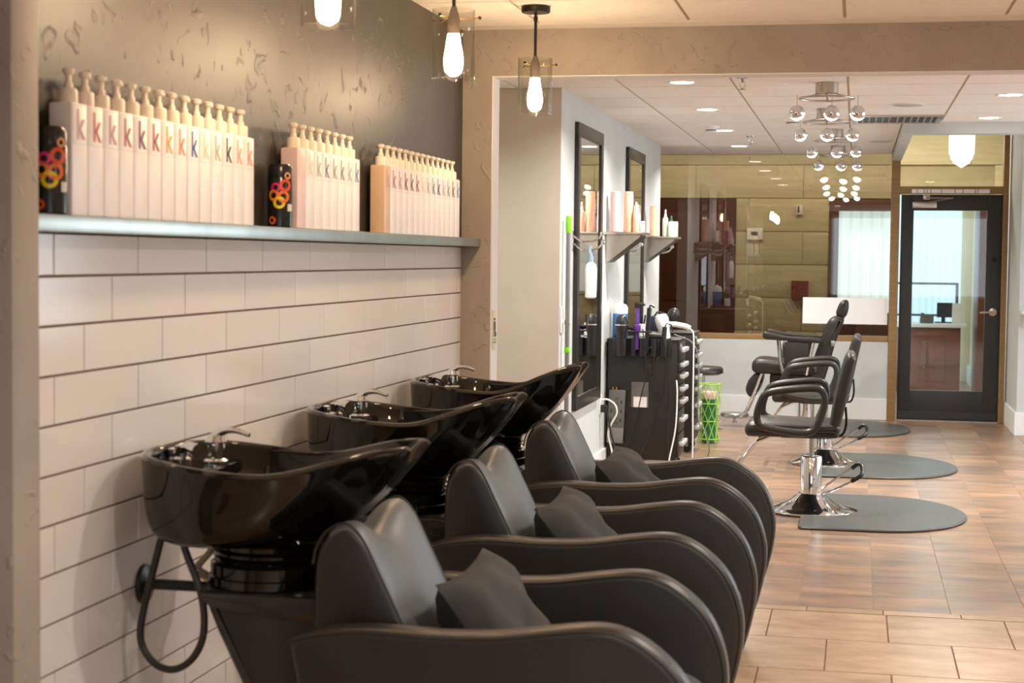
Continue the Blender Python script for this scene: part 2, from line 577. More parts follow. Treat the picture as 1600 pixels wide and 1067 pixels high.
for i in range(6):
    panel_row(6.70 - 0.305 - 0.61 * i)
struct('ceiling_panel', MB().box(-0.5, XR, 6.70 + 0.006, YB, ZC - 0.001, ZC + 0.01).box(-0.5, XR, YK, 6.70 - 6 * 0.61 - 0.006, ZC - 0.001, ZC + 0.01)
       .box(4.64, XR, 3.05, 6.694, ZC - 0.001, ZC + 0.01), M['ceil'], parent=ceiling)
for i in range(13):
    panel_row(7.39 + 0.305 + 0.61 * (i - 0))
struct('ceiling_panel', MB().box(-0.5, XR, 6.99, 7.384, ZC - 0.001, ZC + 0.01).box(4.64, XR, 7.39, 11.75, ZC - 0.001, ZC + 0.01)
       .box(1.586, 1.93, 11.666, YG, ZC - 0.001, ZC + 0.01).box(1.93, 4.64, 11.666, 11.76, ZC - 0.001, ZC + 0.01), M['ceil'], parent=ceiling)

# ---- left wall of the wash alcove: dark plaster above, glazed tiles below
wall_left = struct('wall_left', MB().box(-0.14, 0.0, 2.5, YB + 0.06, 1.47, ZC + 0.006), M['dark_plaster'])
struct('grout_bed', MB().box(-0.14, -0.004, 2.5, YB + 0.06, -0.004, 1.47), M['grout'], parent=wall_left)
TH, TL, Z0, Y0 = 0.1048, 0.4155, 1.3821, 3.196
gt = 0.0048
bm_t = MB().cbox(-0.010, 0.0, -(TL - gt) / 2, (TL - gt) / 2, -(TH - gt) / 2, (TH - gt) / 2, 0.0015)
me_tile = bm_t.mesh('wall_tile', M['tile'])
ya, yb = 2.895, YB
for k in range(-1, 13):
    zt = Z0 - k * TH            # top line of the row
    frac = [2 / 3, 1 / 3, 0][k % 3]
    n = -2
    while True:
        a = Y0 + (frac + n) * TL
        n += 1
        b = a + TL
        if b < ya + 0.02:
            continue
        if a > yb - 0.02:
            break
        zc = zt - TH / 2
        if a < ya or b > yb or k == -1:
            a2, b2 = max(a, ya), min(b, yb)
            top = min(zt, 1.478)
            MB().cbox(-0.010, 0.0, a2 + gt / 2, b2 - gt / 2, zt - TH + gt / 2, top - gt / 2, 0.0015).build('wall_tile', M['tile'], wall_left, None)
        else:
            link('wall_tile', me_tile, wall_left, (0, (a + b) / 2, zc))

# ---- plaster returns and the beam between the two rooms
XW = 0.126
struct('wall_return', MB().cbox(-0.3, XW, 2.79, 2.895, -0.004, ZC + 0.005, 0.006), M['beige_plaster'], 30)
struct('wall_divider', MB().box(-0.3, XW, YB, YB + 0.12, -0.004, ZC + 0.005), M['beige_plaster'])
beam = struct('trim_1', MB().box(XW, XR, YB, YB + 0.12, 2.192, ZC + 0.005), M['beige_plaster'], label='plastered beam over the opening')
struct('trim_2', MB().box(XW + 0.0005, XW + 0.006, YB + 0.004, YB + 0.125, 0, 2.192).box(XW, XR, YB + 0.006, YB + 0.125, 2.186, 2.1915), M['trim_white'],
       label='white lining of the opening')
# ---- passage behind the opening, mirror wall
struct('wall_hall', MB().box(-1.6, -0.0005, 9.222, 9.235, -0.004, ZC + 0.005), M['hall_wall'])
struct('wall_hall_side', MB().box(-1.7, -1.6, YB, YG + 2.4, -0.004, ZC + 0.8), M['hall_wall'])
struct('wall_mirror', MB().box(-0.10, 0.0, 9.2352, 14.04, -0.004, ZC + 0.005), M['white_wall'])
struct('baseboard_mirror', MB().box(0.0, 0.014, 9.235, 14.04, 0, 0.15), M['trim_white'])
struct('wall_divider_end', MB().box(-1.6, -0.3, YB, YB + 0.12, -0.004, ZC + 0.005), M['hall_wall'])
# ---- walls that close the room outside the picture
struct('wall_right', MB().box(XR, XR + 0.1, YK, 8.2, -0.004, ZC).box(XR, XR + 0.1, 13.5, YG, -0.004, 3.0).box(XR, XR + 0.1, 11.8, 13.5, ZC, 3.0).box(XR, XR + 0.1, 8.2, 13.5, -0.004, 0.7).box(XR, XR + 0.1, 8.2, 13.5, 2.3, ZC), M['white_wall'])
struct('window_2', MB().box(XR + 0.02, XR + 0.06, 8.2, 8.26, 0.7, 2.3).box(XR + 0.02, XR + 0.06, 13.44, 13.5, 0.7, 2.3).box(XR + 0.02, XR + 0.06, 9.9, 9.96, 0.7, 2.3)
       .box(XR + 0.02, XR + 0.06, 11.7, 11.76, 0.7, 2.3).box(XR + 0.02, XR + 0.06, 8.2, 13.5, 0.7, 0.76).box(XR + 0.02, XR + 0.06, 8.2, 13.5, 2.24, 2.3), M['trim_white'])
struct('wall_back', MB().box(-1.6, 1.1, YK - 0.1, YK, -0.004, ZC).box(4.7, XR, YK - 0.1, YK, -0.004, ZC).box(1.1, 4.7, YK - 0.1, YK, -0.004, 0.7).box(1.1, 4.7, YK - 0.1, YK, 2.3, ZC), M['beige_plaster'])
struct('window_3', MB().box(1.1, 4.7, YK - 0.06, YK - 0.02, 0.7, 0.76).box(1.1, 4.7, YK - 0.06, YK - 0.02, 2.24, 2.3).box(1.1, 1.16, YK - 0.06, YK - 0.02, 0.7, 2.3)
       .box(4.64, 4.7, YK - 0.06, YK - 0.02, 0.7, 2.3).box(2.87, 2.93, YK - 0.06, YK - 0.02, 0.7, 2.3), M['trim_white'])
struct('wall_left_near', MB().box(-0.3, -0.16, YK, 2.79, -0.004, ZC), M['beige_plaster'])
# ---- far right: projecting white wall with baseboard and ledge
struct('wall_far_right', MB().box(2.962, XR, 14.16, YG + 0.3, -0.004, 2.96), M['white_wall'])
struct('baseboard_far_right', MB().cbox(2.947, XR, 14.145, YG + 0.02, 0, 0.19, 0.004), M['trim_white'])
tag(MB().cbox(2.975, 3.6, 13.99, 14.162, 1.005, 1.035, 0.004).cbox(3.0, 3.03, 14.05, 14.162, 0.9, 1.006, 0.003).build('wall_ledge', M['trim_white']), 'narrow white ledge on the wall right of the charcoal door', 'shelf')
# ---- soffit in front of the door
struct('ceiling_soffit', MB().box(1.94, XR, 11.74, 11.90, 2.305, ZC + 0.004).box(1.94, 2.016, 11.90, YG - 0.06, 2.322, ZC + 0.004), M['white_wall'])

# ---- glass partition on a white knee wall
struct('wall_knee', MB().box(-1.6, 1.935, YG - 0.05, YG + 0.05, -0.004, 0.70), M['white_wall'])
struct('baseboard_knee', MB().cbox(-1.6, 1.935, YG - 0.066, YG - 0.05, 0, 0.19, 0.003), M['trim_white'])
w1 = struct('window_1', MB().cbox(-1.6, 1.935, YG - 0.045, YG + 0.045, 0.70, 0.752, 0.004).cbox(1.936, 2.012, YG - 0.06, YG + 0.06, 0, ZC, 0.004), M['wood'], 30)
struct('pane', MB().box(-1.6, 1.936, YG - 0.003, YG + 0.003, 0.752, ZC + 0.003), M['pane'], parent=w1)
struct('frosted_strip', MB().box(1.175, 1.925, YG - 0.0055, YG - 0.0042, 0.855, 1.092), M['frost'], parent=w1)
# ---- door with transom
d1 = struct('door_1', MB().cbox(2.025, 2.135, YG - 0.03, YG + 0.02, 0.012, 2.022, 0.003).cbox(2.765, 2.895, YG - 0.03, YG + 0.02, 0.012, 2.022, 0.003)
            .cbox(2.135, 2.765, YG - 0.03, YG + 0.02, 1.88, 2.022, 0.003).cbox(2.135, 2.765, YG - 0.03, YG + 0.02, 0.012, 0.275, 0.003), M['door_dark'], 30)
struct('pane', MB().box(2.13, 2.77, YG - 0.008, YG - 0.002, 0.27, 1.885), M['door_glass'], parent=d1)
struct('kick_rail', MB().cbox(2.03, 2.89, YG - 0.036, YG - 0.029, 0.02, 0.085, 0.002), M['door_dark'], parent=d1)
hd = struct('handle', MB().lathe([(0.001, 0), (0.034, 0.002), (0.034, 0.012), (0.014, 0.016), (0.012, 0.05), (0.001, 0.052)], (2.833, YG - 0.03, 0.985), 20, 'Y'), M['nickel'], 40, parent=d1)
hd.data.transform(Matrix.Translation((0, 2 * (YG - 0.03), 0)) @ Matrix.Scale(-1, 4, (0, 1, 0)))
struct('lever', MB().tube([(2.833, YG - 0.075, 0.985), (2.80, YG - 0.078, 0.984), (2.72, YG - 0.075, 0.978)], 0.009), M['nickel'], 40, parent=hd)
struct('lock', MB().lathe([(0.001, 0), (0.025, 0.0), (0.025, -0.012), (0.001, -0.014)], (2.833, YG - 0.03, 1.45), 18, 'Y'), M['black_metal'], 40, parent=d1)
cl = struct('closer', MB().cbox(2.12, 2.33, YG - 0.08, YG - 0.03, 1.90, 1.955, 0.006), M['nickel'], 30, parent=d1)
struct('closer_arm', MB().cbox(2.21, 2.27, YG - 0.09, YG - 0.04, 1.975, 2.02, 0.004).tube([(2.24, YG - 0.09, 1.99), (2.46, YG - 0.16, 1.985), (2.25, YG - 0.07, 1.95)], 0.009, 6), M['nickel'], 30, parent=cl)
fr1 = struct('trim_3', MB().cbox(2.012, 2.905, YG - 0.05, YG + 0.05, 2.028, 2.095, 0.004).cbox(2.897, 2.945, YG - 0.06, YG + 0.06, 0, 2.95, 0.004), M['wood'], 30, label='oak frame of the charcoal door')
struct('transom_pane', MB().box(2.012, 2.9, YG - 0.003, YG + 0.003, 2.095, 2.95), M['door_glass'], parent=fr1)
wx = 2.113
for w_ in (0.050, 0.060, 0.027, 0.030, 0.092, 0.118, 0.066, 0.106, 0.022, 0.105):
    struct('lettering_strip', MB().box(wx, wx + w_ - 0.007, YG - 0.053, YG - 0.0505, 2.034, 2.068), M['frost'], parent=fr1)
    wx += w_
struct('trim_4', MB().box(2.012, 2.905, YG - 0.04, YG + 0.04, -0.002, 0.010), M['nickel'], label='metal door threshold')

# ================================================================== CORRIDOR AND RECEPTION BEHIND THE GLASS
YC = 17.2
wall_far = struct('wall_far', MB().box(-1.6, 1.37, YC + 0.02, YC + 0.12, -0.004, 3.0).box(1.37, 2.03, YC + 0.02, YC + 0.12, 2.04, 3.0).box(2.03, 3.4, YC + 0.02, YC + 0.12, 2.10, 3.0).box(2.98, 3.4, YC + 0.02, YC + 0.12, -0.004, 2.10), M['stonejoint'])
zr = 0.02
ri = 0
while zr < 2.98:
    x = -1.6 + (0.55 if ri % 2 else 0.0) - 0.6
    while x < 3.4:
        a, b = max(-1.6, x), min(3.4, x + 1.096)
        x += 1.1
        if b - a < 0.05:
            continue
        z0, z1 = zr, min(2.99, zr + 0.334)
        segs = [(a, b)]
        for ox0, ox1, oz in ((-0.42, 0.42, 2.04), (1.36, 2.03, 2.04), (2.03, 2.98, 2.10)):
            if z0 < oz - 0.02:
                ns = []
                for p, q in segs:
                    if q <= ox0 or p >= ox1:
                        ns.append((p, q))
                    else:
                        if p < ox0:
                            ns.append((p, ox0))
                        if q > ox1:
                            ns.append((ox1, q))
                segs = ns
        for p, q in segs:
            if q - p > 0.03:
                o = MB().cbox(-(q - p) / 2, (q - p) / 2, -0.015, 0.015, -(z1 - z0) / 2, (z1 - z0) / 2, 0.002).build('stone_block', M['stone'], wall_far)
                o.location = ((p + q) / 2, YC + 0.006, (z0 + z1) / 2)
    zr += 0.34
    ri += 1
d2 = struct('door_2', MB().box(-0.42, 0.42, YC - 0.02, YC + 0.02, 0, 2.04), M['mahogany'])
for zz in ((0.15, 0.85), (1.0, 1.9)):
    for xx in ((-0.32, -0.04), (0.04, 0.32)):
        struct('door_panel', MB().cbox(*xx, YC - 0.032, YC - 0.019, *zz, 0.006), M['mahogany'], 30, parent=d2)
d3 = struct('door_3', MB().cbox(1.37, 1.46, YC - 0.03, YC + 0.03, 0, 2.04, 0.004).cbox(1.46, 2.02, YC - 0.03, YC + 0.03, 1.93, 2.04, 0.004).cbox(1.98, 2.03, YC - 0.03, YC + 0.03, 0, 1.93, 0.004)
            .cbox(1.46, 1.98, YC - 0.03, YC + 0.03, 0, 0.90, 0.004), M['mahogany'], 30)


def curtain(name, x0, x1, y, z0, z1, waves, label, parent=None):
    mb = MB()
    n = waves * 8
    vs = []
    for i in range(n + 1):
        t = i / n
        yy = y + 0.018 * math.sin(2 * PI * waves * t)
        vs += [(x0 + (x1 - x0) * t, yy, z0), (x0 + (x1 - x0) * t, yy, z1), (x0 + (x1 - x0) * t, yy + 0.004, z1), (x0 + (x1 - x0) * t, yy + 0.004, z0)]
    fs = []
    for i in range(n):
        a, b = i * 4, i * 4 + 4
        fs += [(a, b, b + 1, a + 1), (a + 2, b + 2, b + 3, a + 3), (a + 1, b + 1, b + 2, a + 2), (a + 3, b + 3, b, a)]
    mb.add(vs, fs)
    return tag(mb.build(name, M['curtain_bright' if y < 19 else 'curtain'], parent, 50), label, 'curtain')


curtain('sheer_curtain', 1.40, 2.02, YC + 0.16, 0.05, 2.2, 6, 'daylit sheer curtain in the mahogany framed doorway beside the frosted strip')
# reception room seen through the door
struct('wall_reception', MB().box(1.9, 3.6, 20.3, 20.4, -0.004, 2.7), M['cream'])
struct('wall_reception_side', MB().box(2.98, 3.05, YC + 0.12, 20.4, -0.004, 2.7), M['cream'])
struct('ceiling_reception', MB().box(1.9, 3.6, YC + 0.12, 20.4, 2.65, 2.75), M['ceil'])
struct('baseboard_reception', MB().box(2.95, 2.98, YC + 0.13, 20.3, 0, 0.2), M['trim_white'])
curtain('sheer_curtain', 2.10, 2.86, 20.27, 0.0, 2.65, 10, 'daylit sheer curtain seen through the glass of the charcoal door')
t = thing('reception_desk', 'brown reception desk with white counter beyond the charcoal door', 'desk', (2.45, 18.4, 0))
MB().cbox(-0.36, 0.30, -0.15, 0.30, 0.02, 0.72, 0.006).build('body', M['desk'], t)
MB().cbox(-0.10, 0.14, -0.166, -0.149, 0.14, 0.58, 0.006).build('front_panel', M['desk'], t)
MB().cbox(-0.40, 0.36, -0.19, 0.34, 0.72, 0.76, 0.006).build('counter_top', M['white_plastic'], t)
t = thing('desk_phone', 'dark desk telephone on the white reception counter', 'telephone', (2.40, 18.42, 0.76))
MB().prism([(-0.10, 0), (0.10, 0), (0.10, 0.03), (-0.10, 0.09)], -0.07, 0.07, 0.006, plane='YZ').build('body', M['grey_plastic'], t)
MB().cbox(-0.06, -0.03, -0.1, 0.1, 0.075, 0.11, 0.01).build('handset', M['black_plastic'], t)
t = thing('computer_monitor', 'dark monitor on the reception counter before the curtain', 'monitor', (2.58, 18.55, 0.76))
MB().cbox(-0.07, 0.10, -0.012, 0.012, 0.06, 0.22, 0.004).build('screen', M['navy'], t)
MB().cbox(-0.02, 0.02, -0.015, 0.015, 0.0, 0.10, 0.003).cbox(-0.09, 0.09, -0.05, 0.05, 0.0, 0.012, 0.003).build('foot', M['navy'], t)
tag(MB().cbox(2.66, 2.80, 18.35, 18.353, 0.7605, 0.98, 0.001).cbox(2.66, 2.80, 18.353, 18.40, 0.7605, 0.766, 0.001).build('leaflet_stand', M['paper']), 'white leaflet stand at the end of the reception counter', 'leaflet')
t = thing('window_shelf', 'dark framed glass shelf before the reception curtain', 'shelf', (2.45, 19.6, 0))
MB().cbox(-0.36, 0.34, -0.1, 0.1, 1.16, 1.185, 0.003).cbox(-0.36, 0.34, -0.1, 0.1, 0.80, 0.82, 0.003).build('shelf_board', M['grey_plastic'], t)
MB().cbox(-0.36, -0.335, -0.1, 0.1, 0.0, 1.18, 0.003).build('upright', M['grey_plastic'], t)
MB().cbox(0.315, 0.34, -0.1, 0.1, 0.0, 1.18, 0.003).build('upright', M['grey_plastic'], t)
tag(MB().cbox(2.86, 2.94, YC + 0.2, YC + 0.9, 0, 2.05, 0.004).build('open_door_leaf', M['mahogany']), 'mahogany door leaf standing open in the reception doorway', 'door')
# small things on the corridor wall
t = thing('thermostat', 'white thermostat with grey display on the yellow stone wall', 'thermostat', (0.615, YC - 0.012, 1.69))
MB().cbox(-0.08, 0.08, -0.025, 0.0, -0.06, 0.06, 0.006).build('body', M['white_plastic'], t)
MB().cbox(-0.04, 0.03, -0.028, -0.024, -0.015, 0.025, 0.001).build('display', M['grey_plastic'], t)
t = thing('motion_sensor', 'small pale sensor with dark lens high on the yellow stone wall', 'sensor', (1.062, YC - 0.012, 1.94))
MB().cbox(-0.03, 0.03, -0.04, 0.0, -0.05, 0.05, 0.01).build('body', M['paper'], t)
MB().cbox(-0.018, 0.0, -0.043, -0.036, -0.03, 0.04, 0.003).build('lens', M['black_plastic'], t)
t = thing('fire_alarm_box', 'maroon square fire alarm box on the yellow stone wall', 'alarm', (1.08, YC - 0.012, 1.115))
MB().cbox(-0.085, 0.085, -0.05, 0.0, -0.10, 0.10, 0.006).build('body', M['maroon'], t)
MB().cbox(-0.012, 0.012, -0.056, -0.049, 0.02, 0.045, 0.002).build('call_button', M['brass'], t)
MB().cbox(-0.06, 0.06, -0.054, -0.049, -0.08, 0.0, 0.003).build('cover_plate', M['maroon'], t)
t = thing('opal_pendant', 'white stepped art deco glass lamp in the corridor above the door', 'lamp', (2.60, 16.3, 2.42))
MB().lathe([(0.002, -0.10), (0.075, -0.055), (0.085, -0.03), (0.10, -0.02), (0.102, 0.02), (0.115, 0.03), (0.118, 0.22), (0.06, 0.23)], (0, 0, 0), 8).build('shade', M['lampglass'], t, 20)
MB().cyl((0, 0, 0.22), (0, 0, 0.575), 0.01, 8).lathe([(0.06, 0.56), (0.06, 0.578)], n=16).build('rod', M['nickel'], t)
struct('ceiling_corridor', MB().box(-1.6, 3.4, YG + 0.05, YC + 0.1, 3.0, 3.08), M['ceil'])
struct('wall_corridor_end', MB().box(3.3, 3.4, YG + 0.3, YC + 0.1, -0.004, 3.0).box(-1.6, 1.98, YG + 0.04, YG + 0.05, ZC + 0.09, 3.0), M['cream'])

# ================================================================== BACKWASH UNITS
UY = [3.62, 4.78, 5.95]
UX = 0.90
ORD = ['nearest', 'middle', 'farthest']


def bowl_mesh(rise):
    half = [(0.036, 0), (0.050, -0.10), (0.10, -0.19), (0.19, -0.238), (0.30, -0.247), (0.42, -0.228), (0.53, -0.180), (0.61, -0.135), (0.660, -0.112), (0.682, -0.085), (0.670, -0.05), (0.655, 0)]
    loop = half + [(x, -y) for x, y in half[-2:0:-1]]
    rim = spline(loop, 6, True)
    n = len(rim)
    bc = (0.325, 0.0)

    def rimz(x, y):
        z = 0.962 + rise * smooth_step(0.38, 0.70, x) + 0.012 * smooth_step(0.25, 0.03, x) - 0.016 * math.exp(-((x - 0.38) / 0.16) ** 2)
        if x > 0.6:
            z -= 0.045 * smooth_step(0.085, 0.0, abs(y)) * smooth_step(0.6, 0.68, x)
        return z
    rings = []
    base = []
    for x, y in rim:
        a = math.atan2(y, x - bc[0])
        base.append(Vector((bc[0] + 0.128 * math.cos(a), 0.128 * math.sin(a), 0.768)))
    for s in range(13):              # outer hull from base ring up to the rim
        t = 1 - s / 12
        ring = []
        for i, (x, y) in enumerate(rim):
            R = Vector((x, y, rimz(x, y) - 0.008))
            B = base[i]
            k = 1 - 0.80 * smooth_step(0.12, 0.62, x)
            Cc = Vector((B.x + (R.x - B.x) * (0.5 + 0.46 * k), B.y + (R.y - B.y) * (0.5 + 0.46 * k), B.z + (R.z - B.z) * (0.5 - 0.48 * k)))
            w = 1 + 1.8 * k
            den = (1 - t) ** 2 + 2 * w * t * (1 - t) + t * t
            ring.append((R * (1 - t) ** 2 + Cc * 2 * w * t * (1 - t) + B * t * t) / den)
        rings.append(ring)
    for dx, dz in ((-0.003, 0.0), (0.004, 0.007), (0.013, 0.009), (0.022, 0.004), (0.026, -0.006)):
        ring = []
        for x, y in rim:
            d = Vector((bc[0] - x, -y))
            d.normalize()
            ring.append(Vector((x + d.x * dx, y + d.y * dx, rimz(x, y) + dz - 0.002)))
        rings.append(ring)
    top = rings[-1]
    for s in range(1, 8):
        t = s / 7
        ring = []
        for i, (x, y) in enumerate(rim):
            R = top[i]
            B = Vector((0.27 + (x - 0.27) * 0.05, y * 0.05, 0.835))
            k = 1 - 0.7 * smooth_step(0.2, 0.62, x)
            Cc = Vector((B.x + (R.x - B.x) * (0.5 + 0.42 * k), B.y + (R.y - B.y) * (0.5 + 0.42 * k), B.z + (R.z - B.z) * (0.5 - 0.45 * k)))
            ring.append(R * (1 - t) ** 2 + Cc * 2 * t * (1 - t) + B * t * t)
        rings.append(ring)
    mb = MB()
    vs = [v for r in rings for v in r]
    fs = []
    for j in range(len(rings) - 1):
        fs += [(j * n + i, j * n + (i + 1) % n, (j + 1) * n + (i + 1) % n, (j + 1) * n + i) for i in range(n)]
    fs += [tuple(range(n - 1, -1, -1)), tuple((len(rings) - 1) * n + i for i in range(n))]
    mb.add(vs, fs)
    return mb.mesh('bowl', M['porcelain'], 60)


ARM = spline([(0.485, 0.625), (0.56, 0.645), (0.67, 0.655), (0.80, 0.652), (0.93, 0.657), (1.05, 0.674), (1.14, 0.684), (1.20, 0.676), (1.26, 0.645), (1.315, 0.595),
              (1.35, 0.53), (1.368, 0.45), (1.362, 0.36), (1.335, 0.25), (1.29, 0.14), (1.25, 0.06)], 4)
ARM_PROF = ARM + [(1.0, 0.055), (0.72, 0.055), (0.60, 0.075), (0.555, 0.28), (0.50, 0.55)]
BACK = spline([(0.500, 0.42), (0.500, 0.60), (0.503, 0.76), (0.522, 0.818), (0.556, 0.848), (0.588, 0.848), (0.618, 0.815), (0.650, 0.752), (0.690, 0.670), (0.730, 0.585), (0.765, 0.50), (0.765, 0.43)], 3)


def make_unit():
    t = thing('backwash_unit', 'x', 'backwash unit', (UX, 0, 0))
    # ---- chair
    for s in (-1, 1):
        y0, y1 = (s * 0.302 - 0.040, s * 0.302 + 0.040)
        a = MB().prism(ARM_PROF, y0, y1, 0.022, 4).build('armrest', M['leather'], t, 50)
        for e in (y0 + 0.004, y1 - 0.004):
            MB().tube([(x - 0.010 * nx, e, z - 0.010 * nz) for (x, z), (nx, nz) in zip(ARM, [(0.2, 1)] * 30 + [(0.8, 0.6)] * 12 + [(1, 0)] * 30)], 0.0032, 6).build('piping', M['piping'], a)
    # backrest with a neck hollow: loft across Y
    mb = MB()
    nb = len(BACK)
    ys = [-0.215, -0.212, -0.200, -0.175, -0.14, -0.10, -0.06, -0.02, 0.02, 0.06, 0.10, 0.14, 0.175, 0.200, 0.212, 0.215]
    vs = []
    for yy in ys:
        e = abs(yy)
        ins = 0.0 if e < 0.19 else 0.026 * (1 - math.sqrt(max(0, 1 - ((e - 0.19) / 0.025) ** 2)))
        notch = 0.050 * (1 - smooth_step(0.0, 0.17, e))
        for x, z in BACK:
            f = smooth_step(0.60, 0.85, z) ** 2
            zz = z - notch * f
            cxp, czp = 0.60, 0.64
            k = ins / 0.2
            dish = 0
            vs.append((x + (cxp - x) * k - dish, yy, zz + (czp - zz) * k))
    fs = []
    for j in range(len(ys) - 1):
        fs += [(j * nb + i, j * nb + (i + 1) % nb, (j + 1) * nb + (i + 1) % nb, (j + 1) * nb + i) for i in range(nb)]
    fs += [tuple(range(nb - 1, -1, -1)), tuple((len(ys) - 1) * nb + i for i in range(nb))]
    mb.add(vs, fs)
    bk = mb.build('backrest', M['leather_sheen'], t, 60)
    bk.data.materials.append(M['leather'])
    for pl in bk.data.polygons:          # sides and rear keep the arm leather colour, without the painted sheen
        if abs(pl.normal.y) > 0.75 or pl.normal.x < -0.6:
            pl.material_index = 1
    for s in (-1, 1):
        MB().tube([(x - 0.004, s * 0.209, z) for x, z in BACK[6:-3]], 0.0028, 6).build('piping', M['piping'], bk)
    MB().prism(spline([(0.66, 0.34), (0.66, 0.43), (0.70, 0.46), (0.95, 0.455), (1.20, 0.462), (1.29, 0.45), (1.325, 0.405), (1.30, 0.35), (1.2, 0.335), (0.9, 0.335)], 4, True), -0.262, 0.262, 0.03, 4).build('seat', M['leather_sheen'], t, 50)
    MB().prism([(0.62, 0.05), (1.22, 0.05), (1.275, 0.20), (1.30, 0.335), (0.62, 0.335)], -0.262, 0.262, 0.008, 2).build('front_panel', M['leather'], t, 40)
    # ---- pedestal behind the chair
    mb = MB()
    prof = [(0.222, 0.662), (0.220, 0.640), (0.245, 0.58), (0.31, 0.45), (0.40, 0.20), (0.45, 0.0), (0.64, 0.0), (0.64, 0.42), (0.53, 0.58), (0.49, 0.662)]
    mb.prism(prof, -0.145, 0.145, 0.03, 3)
    ped = mb.build('pedestal', M['shell'], t, 40)
    MB().prism([(0.208, 0.672), (0.208, 0.655), (0.235, 0.635), (0.40, 0.615), (0.51, 0.610), (0.51, 0.655), (0.48, 0.672)], -0.152, 0.152, 0.012, 2).build('cover_plate', M['shell'], ped, 40)
    # rubber neck and tilting joint
    MB().lathe([(0.135, 0.670), (0.142, 0.676), (0.142, 0.694), (0.137, 0.697), (0.137, 0.722), (0.130, 0.727), (0.120, 0.729), (0.122, 0.734), (0.131, 0.738), (0.122, 0.743), (0.122, 0.748), (0.133, 0.753), (0.124, 0.759), (0.126, 0.770), (0.10, 0.775)],
               (0.325, 0, 0), 40).build('swivel_neck', M['porcelain'], t, 40)
    # waste pipe and hoses
    p = MB().cyl((0.012, 0.015, 0.648), (0.26, 0.015, 0.648), 0.013, 14).build('waste_pipe', M['rubber'], t)
    MB().lathe([(0.002, 0.001), (0.047, 0.001), (0.045, 0.012), (0.02, 0.02), (0.014, 0.03)], (0.0, 0.015, 0.648), 24, 'X').build('wall_plate', M['rubber'], p)
    MB().cyl((0.18, 0.0, 0.668), (0.222, 0.0, 0.668), 0.026, 16).build('knob', M['rubber'], p)
    MB().tube(spline([(0.118, -0.12, 0.83), (0.095, -0.12, 0.74), (0.064, -0.12, 0.62), (0.056, -0.12, 0.546), (0.087, -0.12, 0.496), (0.134, -0.12, 0.482), (0.181, -0.12, 0.509), (0.209, -0.12, 0.569), (0.204, -0.12, 0.657),
                      (0.165, -0.12, 0.758), (0.142, -0.12, 0.83)], 6), 0.0085, 10).build('spray_hose', M['hose'], t)
    for k, dy in enumerate((0.02, 0.05)):
        MB().tube(spline([(0.19 + 0.02 * k, dy, 0.82), (0.17, dy, 0.74), (0.13, dy, 0.69), (0.15, dy - 0.01, 0.675), (0.20, dy - 0.02, 0.655)], 6), 0.006, 8).build('supply_hose', M['beige_hose'], t)
    return t


def add_bowl(t, rise):
    b = link('bowl', bowl_mesh(rise), t)
    dk = MB().prism(spline([(0.07, 0), (0.082, -0.085), (0.125, -0.15), (0.19, -0.17), (0.20, -0.08), (0.20, 0.0), (0.20, 0.08), (0.19, 0.17), (0.125, 0.15), (0.082, 0.085)], 4, True), 0.905, 0.935, 0.008, 2, 'XY')
    dk.build('tap_deck', M['porcelain'], b, 40)
    MB().lathe([(0.001, 0.93), (0.030, 0.932), (0.030, 0.945), (0.023, 0.95), (0.022, 0.985), (0.026, 0.99), (0.020, 1.004), (0.001, 1.008)], (0.172, 0.045, 0), 24).build('mixer_tap', M['chrome'], b, 40)
    lv = MB().tube(spline([(0.165, 0.045, 0.995), (0.19, 0.04, 1.015), (0.225, 0.03, 1.020), (0.265, 0.02, 1.010)], 5), 0.007, 10, radii=[0.014 - 0.0006 * i for i in range(16)])
    lv.build('tap_lever', M['chrome'], b, 50)
    MB().lathe([(0.001, 0.93), (0.021, 0.932), (0.021, 0.955), (0.015, 0.96), (0.018, 0.985), (0.001, 0.99)], (0.115, -0.02, 0), 20).build('spray_socket', M['chrome'], b, 40)
    MB().tube([(0.115, -0.02, 0.975), (0.135, -0.035, 0.985), (0.165, -0.05, 0.978)], 0.013, 12, radii=[0.012, 0.013, 0.017]).build('spray_head', M['chrome'], b, 40)
    MB().lathe([(0.001, 0.93), (0.018, 0.932), (0.018, 0.95), (0.012, 0.953), (0.014, 0.972), (0.001, 0.976)], (0.075, 0.02, 0), 18).build('vacuum_breaker', M['chrome'], b, 40)
    MB().lathe([(0.001, 0.837), (0.028, 0.838), (0.030, 0.842), (0.001, 0.843)], (0.27, 0, 0), 24).build('drain', M['chrome'], b, 40)


unit = make_unit()
units = [unit, copy_tree(unit), copy_tree(unit)]
for i, u in enumerate(units):
    add_bowl(u, (0.040, 0.058, 0.078)[i])
    u.location = (UX, UY[i], 0)
    for ch in u.children:
        ch.location.x = -UX
    u['label'] = ['black bowl and brown leather wash chair nearest the camera, cut by the frame', 'black bowl and brown leather wash chair in the middle of the row of three',
                  'black bowl and brown leather wash chair closest to the black tool trolley'][i]
    u['group'] = 'backwash units along the tiled wall'


